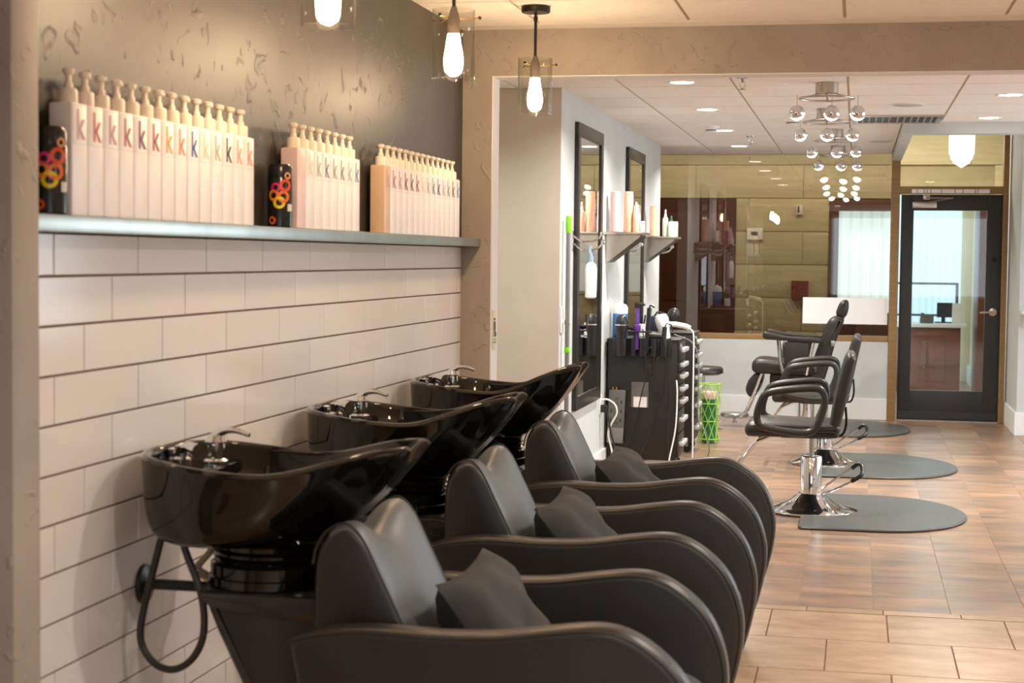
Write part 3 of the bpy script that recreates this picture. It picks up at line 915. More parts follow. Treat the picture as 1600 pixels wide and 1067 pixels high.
def pillow_mesh(w, h, d, name):
    n = 14
    mb = MB()
    for side in (1, -1):
        vs = []
        for i in range(n + 1):
            for j in range(n + 1):
                u, v = i / n * 2 - 1, j / n * 2 - 1
                e = (1 - u ** 4) * (1 - v ** 4)
                pinch = 1 - 0.10 * (1 - abs(u) ** 2) * abs(v) ** 3
                pinch2 = 1 - 0.10 * (1 - abs(v) ** 2) * abs(u) ** 3
                t = d * max(0, e) ** 0.6 * (1 + 0.09 * math.sin(7 * u + 3 * v) + 0.07 * math.sin(9 * v - 4 * u))
                vs.append((u * w / 2 * pinch2, v * h / 2 * pinch, side * t / 2))
        fs = [(i * (n + 1) + j, (i + 1) * (n + 1) + j, (i + 1) * (n + 1) + j + 1, i * (n + 1) + j + 1) for i in range(n) for j in range(n)]
        mb.add(vs, fs)
    return mb.mesh(name, M['cloth'], 60)


me_p = pillow_mesh(0.37, 0.34, 0.15, 'lumbar_pillow')
for i, yy in enumerate(UY):
    o = link('lumbar_pillow', me_p)
    # local x -> world Y, local y -> up the slope, local z -> out of the backrest
    sl = math.radians(57 - 4 * i)
    ux, uy_, uz = Vector((0.06, 1, 0.05)).normalized(), Vector((-math.cos(sl), 0.06, math.sin(sl))), None
    uz = ux.cross(uy_).normalized()
    uy_ = uz.cross(ux)
    o.matrix_world = Matrix.Translation((0.872, yy + 0.0, 0.590)) @ Matrix((ux, uy_, uz)).transposed().to_4x4()
    tag(o, 'charcoal cloth pillow leaning in the ' + ORD[i] + ' brown wash chair', 'pillow', 'pillows in the wash chairs')

# ================================================================== STEEL SHELF WITH BOTTLES
ZS = 1.508
t = thing('steel_shelf', 'long brushed steel shelf above the white tiles', 'shelf', (0, 4.8, 1.474))
MB().cbox(0.0005, 0.084, -1.9, 2.035, 0.0, 0.034, 0.002).build('shelf_board', M['steel'], t)
MB().cbox(0.0005, 0.012, -1.9, 2.03, 0.034, 0.040, 0.001).build('back_lip', M['steel'], t)
BW = 0.0748


def bottle_meshes(bodymat):
    w, d, h = BW - 0.0022, 0.052, 0.232
    body = MB().cbox(-d / 2, d / 2, -w / 2, w / 2, 0, h, 0.006).mesh('bottle_body', bodymat, 40)
    collar = MB().lathe([(0.019, h), (0.019, h + 0.026), (0.0165, h + 0.030), (0.013, h + 0.031)], (0, 0, 0), 18).mesh('collar', M['pump'], 40)
    pump = MB().lathe([(0.010, h + 0.030), (0.009, h + 0.040), (0.0062, h + 0.044), (0.0062, h + 0.058), (0.012, h + 0.062), (0.013, h + 0.070), (0.006, h + 0.073)], (0, 0, 0), 14)
    pump.tube([(0, 0, h + 0.067), (-0.008, 0.012, h + 0.068), (-0.014, 0.026, h + 0.064)], 0.005, 8)
    pump = pump.mesh('pump_head', M['pump'], 40)
    fr = MB()
    x = d / 2 + 0.0004
    a, z0, z1 = w / 2 - 0.006, h - 0.084, h - 0.006
    for q in ((-a, a, z0, z0 + 0.0009), (-a, a, z1, z1 + 0.0009), (-a, -a + 0.0008, z0, z1), (a - 0.0008, a, z0, z1)):
        fr.box(x - 0.0003, x, q[0], q[1], q[2], q[3])
    return body, collar, pump, fr.mesh('label_frame', M['print_grey'])


BM_WHITE = bottle_meshes(M['bottle'])
BM_PINK = bottle_meshes(M['bottle_pink'])
BM_TAN = bottle_meshes(M['bottle_tan'])
KCOL = {'mauve': (196, 160, 176), 'rose': (196, 96, 104), 'lilac': (196, 150, 170), 'dusty red': (176, 104, 104), 'plum': (104, 60, 92), 'wine': (168, 84, 92), 'orange': (240, 160, 84),
        'coral': (244, 130, 96), 'blue': (44, 84, 164), 'pale grey': (222, 210, 190), 'silver': (176, 176, 172), 'black': (48, 22, 28), 'pink': (236, 170, 160), 'salmon': (232, 148, 136),
        'cream': (230, 214, 206), 'slate': (112, 116, 140), 'grey': (150, 146, 146), 'taupe': (142, 124, 112), 'navy': (58, 64, 130), 'sky blue': (84, 140, 204), 'brown': (104, 64, 60), 'red brown': (140, 64, 64)}
KM = {}


def kmesh(c):
    if c not in KM:
        mm = mat('print_' + c.replace(' ', '_'), srgb(*KCOL[c]), rough=0.5, var=0.02, scale=20)
        KM[c] = text_mesh('k', 0.086, mm, bold=0.0016)
    return KM[c]


COUNT = ['first', 'second', 'third', 'fourth', 'fifth', 'sixth', 'seventh', 'eighth', 'ninth', 'tenth', 'eleventh', 'twelfth', 'thirteenth', 'fourteenth']


def bottle_row(y0, y1, cols, rowname, tint0):
    n = len(cols)
    st = (y1 - y0) / n
    for i, c in enumerate(cols):
        ms = tint0 if i == 0 and tint0 else BM_WHITE
        t = thing('pump_bottle', 'white pump bottle with %s letter, %s from left in the %s' % (c, COUNT[i], rowname), 'bottle', (0.045, y0 + st * (i + 0.5), ZS), 0, 'white pump bottles on the steel shelf')
        sc = st / BW
        b = link('bottle_body', ms[0], t)
        b.scale = (1, sc, 1)
        link('collar', ms[1], t)
        p = link('pump_head', ms[2], t)
        p.rotation_euler = (0, 0, random.uniform(-0.5, 0.4))
        link('label_frame', ms[3], b)
        k = link('letter_print', kmesh(c), b)
        k.rotation_euler = (PI / 2, 0, PI / 2)
        k.location = (0.0266, 0.0, 0.159)
        k.scale = (0.92, 1.0, 1)


bottle_row(3.137, 4.185, ['mauve', 'rose', 'lilac', 'dusty red', 'plum', 'wine', 'orange', 'coral', 'blue', 'pale grey', 'silver', 'black', 'pink', 'salmon'], 'left row of fourteen', None)
bottle_row(4.53, 5.142, ['cream', 'pale grey', 'silver', 'slate', 'grey', 'taupe', 'silver', 'sky blue'], 'middle row of eight', BM_PINK)
bottle_row(5.423, 6.515, ['mauve', 'dusty red', 'lilac', 'red brown', 'brown', 'wine', 'pale grey', 'silver', 'slate', 'navy', 'mauve', 'grey', 'brown', 'sky blue'], 'right row of fourteen', BM_TAN)


def spray_can(loc, label, rot):
    t = thing('spray_can', label, 'spray can', loc, rot)
    r, h = 0.035, 0.168
    MB().lathe([(0.026, 0.0), (r, 0.004), (r, h - 0.03), (r - 0.002, h - 0.026), (r - 0.004, h - 0.012), (0.018, h - 0.004), (0.001, h)], (0, 0, 0), 32).build('can_body', M['can'], t, 40)
    MB().lathe([(r - 0.003, h - 0.027), (r - 0.001, h - 0.026), (r - 0.001, h + 0.002), (r - 0.006, h + 0.010), (0.001, h + 0.011)], (0, 0, 0), 32).build('cap', M['can'], t, 40)
    rings = [(0.35, 0.118, 0.014, (232, 84, 40)), (-0.45, 0.112, 0.011, (226, 40, 120)), (0.2, 0.086, 0.014, (240, 120, 40)), (-0.62, 0.090, 0.013, (244, 140, 30)), (-0.15, 0.070, 0.014, (246, 216, 30)), (0.55, 0.145, 0.008, (240, 170, 120)),
             (-0.75, 0.02, 0.009, (236, 96, 40))]
    for a0, z, rr, c in rings:
        rr *= 1.25
        mb = MB()
        vs = []
        nn = 20
        for q in (0.52, 1.0):
            for i in range(nn):
                an = 2 * PI * i / nn
                ang = a0 + rr * q * math.cos(an) / r
                vs.append(((r + 0.0006) * math.cos(ang), (r + 0.0006) * math.sin(ang), z + rr * q * math.sin(an)))
        fs = [(i, (i + 1) % nn, nn + (i + 1) % nn, nn + i) for i in range(nn)]
        mb.add(vs, fs)
        mb.build('ring_print', mat('ring_%d_%d_%d' % c, srgb(*c), rough=0.3, var=0.1, scale=30), t, None)
    mb = MB()
    vs = []
    for i in range(7):
        ang = 0.55 + i * 0.09
        vs += [((r + 0.0006) * math.cos(ang), (r + 0.0006) * math.sin(ang), 0.046), ((r + 0.0006) * math.cos(ang), (r + 0.0006) * math.sin(ang), 0.066)]
    mb.add(vs, [(2 * i, 2 * i + 2, 2 * i + 3, 2 * i + 1) for i in range(6)])
    mb.build('barcode_label', M['paper'], t, None)
    return t


spray_can((0.043, 3.096, ZS), 'black spray can with orange rings, left of the left bottle row', -0.95)
spray_can((0.047, 4.452, ZS), 'black spray can with bright orange and yellow rings, between two bottle rows', -1.15)

# ================================================================== PENDANT LAMPS
for i, (px, py) in enumerate(((0.40, 3.80), (0.42, 4.97), (0.432, 6.22))):
    t = thing('pendant_lamp', ['clear glass pendant lamp at the upper edge, above the left bottle row', 'clear glass pendant lamp in the middle of the three, its rod cut by the frame',
                               'clear glass pendant lamp with its whole rod and ceiling canopy in view'][i], 'lamp', (px, py, 1.975), 0, 'pendant lamps over the wash chairs')
    MB().lathe([(0.059, 0.0), (0.0655, 0.001), (0.0655, 0.212), (0.0635, 0.213), (0.0635, 0.003), (0.059, 0.0025)], (0, 0, 0), 40, cap=False).build('glass_shade', M['shade_glass'], t, 40)
    MB().lathe([(0.002, 0.022), (0.014, 0.025), (0.024, 0.034), (0.029, 0.048), (0.0295, 0.060), (0.0265, 0.084), (0.0215, 0.110), (0.0175, 0.140)], (0, 0, 0), 24).build('bulb', M['bulb'], t, 60)
    MB().lathe([(0.019, 0.138), (0.0195, 0.182), (0.015, 0.20), (0.008, 0.222)], (0, 0, 0), 20).build('socket', M['socket'], t, 40)
    for a in (0.2, 0.2 + 2 * PI / 3, 0.2 + 4 * PI / 3):
        s = MB().cyl((0.018 * math.cos(a), 0.018 * math.sin(a), 0.185), (0.078 * math.cos(a), 0.078 * math.sin(a), 0.188), 0.0022, 8).build('holder_arm', M['brass'], t)
        MB().sphere((0.079 * math.cos(a), 0.079 * math.sin(a), 0.188), 0.006, 10, 6).build('thumb_screw', M['bronze'], s)
    MB().cyl((0, 0, 0.218), (0, 0, 0.36), 0.0055, 10).cyl((0, 0, 0.352), (0, 0, 0.372), 0.008, 10).cyl((0, 0, 0.368), (0, 0, 0.39), 0.005, 10).build('rod', M['bronze'], t)
    MB().lathe([(0.001, 0.384), (0.052, 0.384), (0.055, 0.388), (0.055, 0.4075), (0.001, 0.4085)], (0, 0, 0), 32).build('canopy', M['bronze'], t, 40)

# ================================================================== RECESSED DOWNLIGHTS AND CEILING FITTINGS
DL = [(0.70, 9.0, 'nearest to the beam'), (0.69, 10.65, 'second from the beam on the mirror side'), (0.66, 12.4, 'third from the beam on the mirror side'), (0.655, 14.1, 'closest to the glass partition'),
      (2.485, 9.87, 'at the right edge near the beam'), (2.485, 11.42, 'right of the ceiling vent')]


def downlight(x, y, label, power, col):
    t = thing('downlight', label, 'downlight', (x, y, ZC - 0.001), 0, 'recessed downlights')
    MB().lathe([(0.060, 0.0), (0.082, -0.004), (0.084, 0.0)], (0, 0, 0), 32, cap=False).build('trim_ring', M['trim_white'], t, 40)
    MB().lathe([(0.001, -0.002), (0.062, -0.002)], (0, 0, 0), 32, cap=False).build('diffuser', M['led'], t)
    l = area_light('downlight_beam', (x, y, ZC - 0.012), (0, 0, 0), 0.075, 0.075, power, col, 'DISK', math.radians(150))
    l.parent = t
    l.location = (0, 0, -0.012)


for x, y, w in DL:
    downlight(x, y, 'round white downlight ' + w, 27, NEUT)
downlight(-0.75, 8.1, 'added round white downlight brightening the passage, unseen behind the plaster return', 13, NEUT)  # added lamp, out of view, to brighten the passage wall
for x, y, w in ((2.3, 2.2, 'over the nearest wash chair, inner row'), (2.3, 3.9, 'over the middle wash chair, inner row'), (2.3, 5.5, 'over the farthest wash chair, inner row'),
                (3.9, 2.2, 'across the aisle from the nearest wash chair'), (3.9, 3.9, 'across the aisle from the middle wash chair'), (3.9, 5.5, 'across the aisle from the farthest wash chair'),
                (1.3, 0.6, 'above the photographer'), (3.9, 8.5, 'right of the front styling chair'), (3.9, 11.2, 'right of the second styling chair')):
    downlight(x, y, 'round white downlight outside the picture ' + w, 19 if y < 7 else 22, WARM if y < 7 else NEUT)

t = thing('ceiling_vent', 'slotted metal air vent in the ceiling before the soffit', 'vent', (1.89, 11.45, ZC))
MB().cbox(-0.29, 0.29, -0.29, -0.255, -0.012, -0.001, 0.002).cbox(-0.29, 0.29, 0.255, 0.29, -0.012, -0.001, 0.002).cbox(-0.29, -0.255, -0.255, 0.255, -0.012, -0.001, 0.002).cbox(0.255, 0.29, -0.255, 0.255, -0.012, -0.001, 0.002).build('frame', M['nickel'], t)
MB().box(-0.256, 0.256, -0.256, 0.256, -0.004, -0.002).build('backing', M['black_metal'], t)
for k in range(11):
    o = MB().box(-0.002, 0.002, -0.256, 0.256, -0.012, 0.0).build('slat', M['steel'], t)
    o.location = (-0.22 + k * 0.044, 0, -0.004)
    o.rotation_euler = (0, 0.9 if k < 5 else -0.9, 0)
for k, (x, y, w) in enumerate(((1.929, 10.41, 'in front of the ceiling vent'), (1.812, 13.55, 'behind the ceiling vent'))):
    t = thing('ceiling_speaker', 'flat round ceiling speaker ' + w, 'speaker', (x, y, ZC))
    MB().lathe([(0.001, -0.006), (0.085, -0.006), (0.092, -0.002), (0.092, -0.001)], (0, 0, 0), 32).build('grille', mat('grey_grille', srgb(196, 190, 182), rough=0.7, var=0.1, scale=120), t, 40)
    MB().lathe([(0.092, -0.007), (0.10, -0.005), (0.10, -0.001)], (0, 0, 0), 32, cap=False).build('rim', M['trim_white'], t, 40)
for x, y, w in ((1.042, 8.75, 'close behind the beam'), (0.82, 12.95, 'before the glass partition')):
    t = thing('sprinkler_head', 'chrome ceiling sprinkler head ' + w, 'sprinkler', (x, y, ZC))
    MB().lathe([(0.035, -0.001), (0.033, -0.008), (0.012, -0.012), (0.011, -0.030)], (0, 0, 0), 20).build('cup', M['chrome'], t, 40)
    MB().tube([(-0.009, 0, -0.028), (-0.016, 0, -0.045), (-0.004, 0, -0.062), (0.004, 0, -0.062), (0.016, 0, -0.045), (0.009, 0, -0.028)], 0.003, 6).build('yoke', M['chrome'], t)
    MB().lathe([(0.002, -0.062), (0.020, -0.066), (0.020, -0.068), (0.002, -0.068)], (0, 0, 0), 12).build('deflector', M['chrome'], t)
for x, y, w in ((0.60, 12.0, 'on the mirror side of the ceiling'), (1.20, 11.4, 'beside the second ball chandelier')):
    t = thing('smoke_detector', 'white round smoke detector ' + w, 'smoke detector', (x, y, ZC))
    MB().lathe([(0.001, -0.045), (0.03, -0.045), (0.038, -0.038), (0.04, -0.020), (0.058, -0.016), (0.060, -0.001)], (0, 0, 0), 28).build('body', M['white_plastic'], t, 40)
    MB().lathe([(0.0405, -0.034), (0.0415, -0.030), (0.0405, -0.026)], (0, 0, 0), 28, cap=False).build('slot_ring', M['grey_plastic'], t, 40)

# ---- ball chandeliers
CH = [(1.47, 9.1), (1.44, 10.67), (1.47, 12.34), (1.475, 14.1)]
BALLS = [[(-0.155, -0.06), (0.03, -0.14), (0.165, -0.02)], [(-0.16, -0.05), (0.01, -0.16), (0.165, -0.02)], [(-0.165, 0.02), (0.02, -0.15), (0.155, -0.06)], [(-0.16, -0.03), (0.03, -0.15), (0.16, 0.03)]]
for i, (x, y) in enumerate(CH):
    t = thing('ball_chandelier', ['chrome ring chandelier with ball lamps nearest to the beam', 'second chrome ball chandelier counted from the beam', 'third chrome ball chandelier counted from the beam',
                                  'chrome ball chandelier closest to the glass partition'][i], 'chandelier', (x, y, ZC), 0, 'chrome ball chandeliers in a row')
    MB().lathe([(0.060, -0.001), (0.062, -0.003), (0.062, -0.058), (0.058, -0.061), (0.001, -0.061)], (0, 0, 0), 32).build('canopy', M['nickel'], t, 40)
    n = 40
    MB().tube([(0.145 * math.cos(2 * PI * k / n), 0.145 * math.sin(2 * PI * k / n), -0.085) for k in range(n)], 0.006, 8, True).build('ring', M['nickel'], t)
    MB().tube([(-0.145, 0, -0.085), (-0.05, 0, -0.063), (0.05, 0, -0.063), (0.145, 0, -0.085)], 0.005, 8).tube([(0, -0.145, -0.085), (0, -0.05, -0.063), (0, 0.05, -0.063), (0, 0.145, -0.085)], 0.005, 8).build('ring_arm', M['nickel'], t)
    for bx, by in BALLS[i]:
        c = Vector((bx, by, -0.165 + (0.0 if abs(by) < 0.1 else -0.01)))
        b = MB().sphere(c, 0.041, 24, 14).build('ball', M['chrome'], t, 60)
        MB().cyl(c + Vector((0, 0, 0.038)), (bx, by, -0.07), 0.0018, 6).build('stem', M['nickel'], b)
        # lamp face set into the lower side of the ball
        mb = MB()
        prof = [(0.0415 * math.sin(a) if a else 0.0005, -0.0415 * math.cos(a)) for a in [0.0, 0.25, 0.5, 0.75, 1.0, 1.2]]
        mb.lathe(prof, (0, 0, 0), 24, cap=False)
        mb.xf(Matrix.Translation(c) @ Matrix.Rotation(0.55, 4, 'X') @ Matrix.Rotation(-0.25 if bx < 0 else 0.25, 4, 'Y'))
        # tilt brings the face towards the wash area
        mb.build('lamp_face', M['halogen'], b, 60)

# ================================================================== MIRROR WALL
for i, (y0, y1) in enumerate(((9.68, 10.66), (11.88, 12.82))):
    t = thing('wall_mirror_framed', ['tall black framed mirror beside the lime mop handle', 'tall black framed mirror between the two bracket shelves'][i], 'mirror', (0, (y0 + y1) / 2, 0.515), 0, 'tall framed mirrors')
    w, h = (y1 - y0) / 2, 1.717
    f = 0.08
    MB().cbox(0.001, 0.026, -w, w, 0, f, 0.003).cbox(0.001, 0.026, -w, w, h - f, h, 0.003).cbox(0.001, 0.026, -w, -w + f, f, h - f, 0.003).cbox(0.001, 0.026, w - f, w, f, h - f, 0.003).build('frame', M['frame_dark'], t, 30)
    MB().box(0.012, 0.016, -w + f - 0.005, w - f + 0.005, f - 0.005, h - f + 0.005).build('mirror_glass', M['mirror'], t, None)


def round_bottle(name, label, cat, loc, r, h, m, capm=None, kind='tube', grp='hair products on the bracket shelves'):
    t = thing(name, label, cat, loc, 0, grp)
    if kind == 'tube':
        MB().lathe([(r * 0.9, 0), (r, 0.004), (r, h * 0.9), (r * 0.92, h * 0.93)], (0, 0, 0), 20).build('body', m, t, 40)
        MB().lathe([(r * 0.97, h * 0.90), (r * 0.97, h * 0.985), (r * 0.85, h)], (0, 0, 0), 20).build('cap', capm or m, t, 40)
    else:
        MB().lathe([(r * 0.9, 0), (r, 0.004), (r, h * 0.62), (r * 0.75, h * 0.70), (r * 0.42, h * 0.74)], (0, 0, 0), 20).build('body', m, t, 40)
        MB().lathe([(r * 0.45, h * 0.72), (r * 0.45, h * 0.82), (r * 0.25, h * 0.86), (r * 0.3, h * 0.97), (r * 0.2, h)], (0, 0, 0), 16).build('spray_top', capm or M['white_plastic'], t, 40)
    return t


def bracket_shelf(y0, y1, label, depth=0.25):
    t = thing('bracket_shelf', label, 'shelf', (0, (y0 + y1) / 2, 1.40))
    w = (y1 - y0) / 2
    MB().cbox(0.001, depth, -w, w, 0.185, 0.203, 0.003).build('shelf_board', M['nickel'], t)
    for s in (-1, 1):
        MB().prism([(0.001, 0.0), (0.012, 0.0), (depth - 0.02, 0.17), (depth - 0.02, 0.185), (0.001, 0.185)], s * (w - 0.06) - 0.008, s * (w - 0.06) + 0.008).build('bracket', M['nickel'], t)
    MB().cbox(0.001, 0.006, -w + 0.05, w - 0.05, 0.0, 0.185, 0.001).build('back_plate', M['steel'], t)
    return t


def tool_hooks(y, x0, label, z=1.53):
    t = thing('tool_hook', label, 'hook', (x0, y, z))
    MB().cbox(0.0, 0.008, -0.03, 0.03, -0.05, 0.06, 0.002).build('plate', M['chrome'], t)
    for k, (dy, zz) in enumerate(((-0.02, 0.03), (0.01, -0.02))):
        h = MB().tube(spline([(0.006, dy, zz), (0.05, dy, zz - 0.03), (0.10, dy + 0.01, zz - 0.035), (0.15, dy + 0.02, zz - 0.02), (0.175, dy + 0.02, zz + 0.01)], 5), 0.006, 8).build('hook_arm', M['chrome'], t)
        MB().sphere((0.176, dy + 0.02, zz + 0.014), 0.015, 12, 8).build('hook_ball', M['chrome'], h)
    return t


bracket_shelf(10.90, 11.34, 'metal bracket shelf above the black tool trolley')
bracket_shelf(12.92, 13.32, 'metal bracket shelf closest to the glass partition', 0.26)
tool_hooks(9.645, 0.001, 'chrome tool hooks at the frame beside the lime mop handle')
tool_hooks(11.42, 0.001, 'chrome tool hooks beside the first bracket shelf')
tool_hooks(13.40, 0.001, 'chrome tool hooks beside the second bracket shelf')
ZB = 1.604
for i, (x, y, r, h, m, kind, lab, cap) in enumerate((
        (0.06, 10.98, 0.034, 0.27, 'pinkish', 'tube', 'tall rose bottle on the first bracket shelf', None), (0.145, 11.0, 0.032, 0.27, 'peach', 'tube', 'tall peach bottle on the first bracket shelf', None),
        (0.20, 10.98, 0.022, 0.20, 'peach', 'spray', 'small peach spray bottle at the front of the first bracket shelf', None), (0.19, 11.14, 0.020, 0.19, 'pinkish', 'spray', 'small rose spray bottle behind the front of the first bracket shelf', None),
        (0.17, 11.25, 0.022, 0.15, 'plum', 'tube', 'small plum jar bottle on the first bracket shelf', None), (0.225, 11.10, 0.018, 0.075, 'white_plastic', 'tube', 'tiny white jar at the front of the first bracket shelf', None),
        (0.08, 12.99, 0.036, 0.24, 'peach', 'tube', 'tall peach bottle on the second bracket shelf', None), (0.16, 13.05, 0.024, 0.21, 'mint', 'spray', 'mint spray bottle on the second bracket shelf', None),
        (0.21, 13.02, 0.026, 0.16, 'mint', 'spray', 'short mint bottle with green top on the second bracket shelf', 'green_dark'), (0.225, 13.18, 0.022, 0.12, 'white_plastic', 'tube', 'white jar bottle on the second bracket shelf', None))):
    round_bottle('hair_product', lab, 'bottle', (x, y, ZB), r, h, M[m], M[cap] if cap else None, kind)
t = thing('hanging_spray_bottle', 'white bottle hanging upside down from the chrome tool hooks', 'bottle', (0.11, 9.66, 1.19))
MB().lathe([(0.020, 0.0), (0.034, 0.008), (0.036, 0.17), (0.030, 0.20), (0.014, 0.215)], (0, 0, 0), 20).build('body', M['white_plastic'], t, 40)
MB().cyl((0, 0, 0.212), (0, 0, 0.25), 0.014, 14).tube([(0, 0, 0.25), (-0.01, 0, 0.28), (-0.005, 0, 0.31)], 0.010, 8).build('trigger_head', mat('pale_blue_plastic', srgb(150, 176, 200), rough=0.4, var=0.03, scale=10), t, 40)

# ---- mop handle in its wall clip
t = thing('mop', 'grey mop with long handle and lime green cap on the white wall', 'mop', (0.035, 9.30, 0.0))
MB().cyl((0, 0, 0.02), (0, 0, 1.59), 0.0135, 14).build('pole', M['grey_pole'], t)
MB().lathe([(0.015, 1.57), (0.0165, 1.58), (0.0165, 1.66), (0.013, 1.668)], (0, 0, 0), 14).build('cap', M['lime'], t, 40)
MB().lathe([(0.016, 0.885), (0.017, 0.888), (0.017, 0.915), (0.016, 0.918)], (0, 0, 0), 14).build('ring', M['lime'], t, 40)
MB().cbox(-0.02, 0.10, -0.12, 0.12, 0.0, 0.03, 0.006).build('mop_head', M['lime'], t)
t = thing('mop_clip', 'white plastic clip holding the mop handle on the wall', 'clip', (0.0, 9.29, 1.06))
MB().cbox(0.001, 0.008, -0.05, 0.03, -0.06, 0.09, 0.003).build('plate', M['white_plastic'], t)
MB().cbox(0.008, 0.02, -0.004, 0.024, -0.01, 0.015, 0.002).tube([(0.018, 0.024, 0.0), (0.02, 0.032, 0.0), (0.035, 0.034, 0.0), (0.052, 0.026, 0.0), (0.055, 0.01, 0.0), (0.052, -0.006, 0.0)], 0.004, 8).build('grip', M['white_plastic'], t)
t = thing('wall_socket', 'white power socket low on the wall beside the trolley', 'socket', (0.0, 10.80, 0.46))
MB().cbox(0.001, 0.008, -0.04, 0.04, -0.065, 0.065, 0.003).build('plate', M['white_plastic'], t)
p = MB().cbox(0.008, 0.05, -0.028, 0.022, -0.05, 0.0, 0.006).build('black_plug', M['black_plastic'], t)
MB().tube(spline([(0.045, 0, -0.04), (0.06, 0.0, -0.1), (0.075, 0.02, -0.2), (0.10, 0.05, -0.30), (0.11, 0.06, -0.45)], 5), 0.006, 8).build('cord', M['black_plastic'], p)
MB().tube(spline([(0.008, 0, 0.03), (0.05, 0, 0.035), (0.10, 0.01, 0.0), (0.11, 0.02, -0.06), (0.075, 0.02, -0.13), (0.055, 0.03, -0.2), (0.08, 0.04, -0.32), (0.09, 0.05, -0.45)], 6), 0.006, 8).build('white_cord', M['white_plastic'], t)
# restroom sign on the lining of the opening
t = thing('restroom_sign', 'pale restroom sign with black figures on the lining of the opening', 'sign', (XW + 0.0065, 6.90, 1.12))
MB().cbox(0.0, 0.003, -0.035, 0.035, -0.082, 0.082, 0.001).build('plate', M['cream'], t)
mb = MB()
for dy in (-0.017, 0.006):
    mb.box(0.003, 0.0042, dy - 0.007, dy + 0.007, 0.0, 0.035).box(0.003, 0.0042, dy - 0.005, dy + 0.005, -0.03, 0.0).lathe([(0.0005, 0.003), (0.006, 0.003), (0.006, 0.0042), (0.0005, 0.0042)], (0, dy, 0.045), 10, 'X')
mb.tube([(0.0036, 0.02 + 0.007 * math.cos(a * PI / 4), -0.02 + 0.009 * math.sin(a * PI / 4)) for a in range(8)], 0.0012, 4, True)
mb.box(0.003, 0.0042, -0.03, 0.03, -0.042, -0.040)
mb.build('figures', M['black_ink'], t, None)
k = link('lettering', text_mesh('RESTROOM', 0.012, M['black_ink']), t)
k.rotation_euler = (PI / 2, 0, PI / 2)
k.location = (0.0034, 0, -0.058)

# ================================================================== TOOL TROLLEYS
def make_trolley(drawers):
    t = thing('tool_trolley', 'x', 'trolley', (0.245, 0, 0))
    W, D, H = 0.235, 0.40, 0.885
    MB().cbox(-W, W, 0, D, 0.075, H, 0.006).build('cabinet', M['trolley'], t)
    MB().cbox(-W - 0.006, W + 0.012, -0.006, D + 0.006, H - 0.012, H + 0.004, 0.004).build('top', M['trolley'], t)
    zs = [(0.745, 0.865), (0.675, 0.735), (0.59, 0.665), (0.505, 0.58), (0.42, 0.495), (0.26, 0.41), (0.095, 0.25)]
    for z0, z1 in zs:
        d = MB().cbox(W, W + 0.014, 0.012, D - 0.012, z0, z1, 0.003).build('drawer', M['trolley'], t)
        zm = (z0 + z1) / 2 + 0.01
        MB().cbox(W + 0.012, W + 0.045, 0.06, D - 0.06, zm - 0.014, zm + 0.014, 0.006).build('handle', M['alu'], d)
    MB().cbox(W + 0.012, W + 0.028, 0.02, 0.05, 0.82, 0.86, 0.003).build('lock', M['chrome'], t)
    for cx_ in (-W + 0.04, W - 0.04):
        for cy_ in (0.05, D - 0.05):
            c = MB().cyl((cx_, cy_ - 0.012, 0.035), (cx_, cy_ + 0.012, 0.035), 0.035, 16).build('caster', M['rubber'], t)
            MB().cbox(cx_ - 0.012, cx_ + 0.012, cy_ - 0.018, cy_ + 0.018, 0.045, 0.078, 0.003).build('fork', M['steel'], c)
    return t


tr1 = make_trolley(7)
tr1.location = (0.25, 11.02, 0)
tr2 = copy_tree(tr1)
tr2.location = (0.247, 12.12, 0)
tag(tr1, 'black metal drawer trolley with hanging tools and cords, nearest the wash chairs', 'trolley', 'black tool trolleys')
tag(tr2, 'black metal drawer trolley behind the one carrying tools, only its silver handles showing', 'trolley', 'black tool trolleys')
TX, TY = 0.25, 11.02
# tool holder cups hung on the side of the first trolley
t = thing('tool_holder', 'row of black holder cups on the side of the tool trolley', 'holder', (TX, TY - 0.004, 0.78))
MB().cbox(-0.20, 0.20, -0.006, -0.002, 0.0, 0.11, 0.001).build('back_plate', M['black_plastic'], t)
for k, (x, r) in enumerate(((-0.135, 0.040), (-0.055, 0.025), (0.01, 0.030), (0.08, 0.026), (0.145, 0.026))):
    MB().lathe([(r * 0.85, 0.0), (r, 0.01), (r, 0.12), (r - 0.003, 0.12), (r - 0.003, 0.012), (0.001, 0.01)], (x, -0.012 - r, -0.005), 20).build('cup', M['black_plastic'], t, 40)
MB().cbox(-0.09, 0.07, -0.09, -0.012, 0.155, 0.165, 0.003).cbox(-0.055, -0.035, -0.06, -0.04, 0.10, 0.157, 0.002).build('tray_ring', M['black_plastic'], t)


def cord(name, pts, r, m, label, parent=None):
    o = MB().tube(spline(pts, 8), r, 8).build(name, M[m], parent)
    if parent:
        o.location = -Vector(parent.location)
        o['label'] = label
    else:
        tag(o, label, 'cord')
    return o


# black dryer standing in the wide cup
t = thing('hair_dryer', 'black hair dryer standing nose down in the wide holder cup', 'hair dryer', (TX - 0.135, TY - 0.06, 0.80))
dryer_black = t
MB().lathe([(0.024, 0.0), (0.027, 0.06), (0.034, 0.12), (0.042, 0.16), (0.044, 0.20), (0.036, 0.235), (0.020, 0.25), (0.001, 0.252)], (0, 0, 0), 24).build('barrel', M['black_plastic'], t, 50)
MB().lathe([(0.0435, 0.180), (0.0450, 0.184), (0.0435, 0.188)], (0, 0, 0), 24, cap=False).build('trim_band', M['chrome'], t, 40)
MB().tube([(0.02, 0.03, 0.17), (0.07, 0.05, 0.16), (0.12, 0.06, 0.17)], 0.015, 10).build('handle', M['black_plastic'], t)
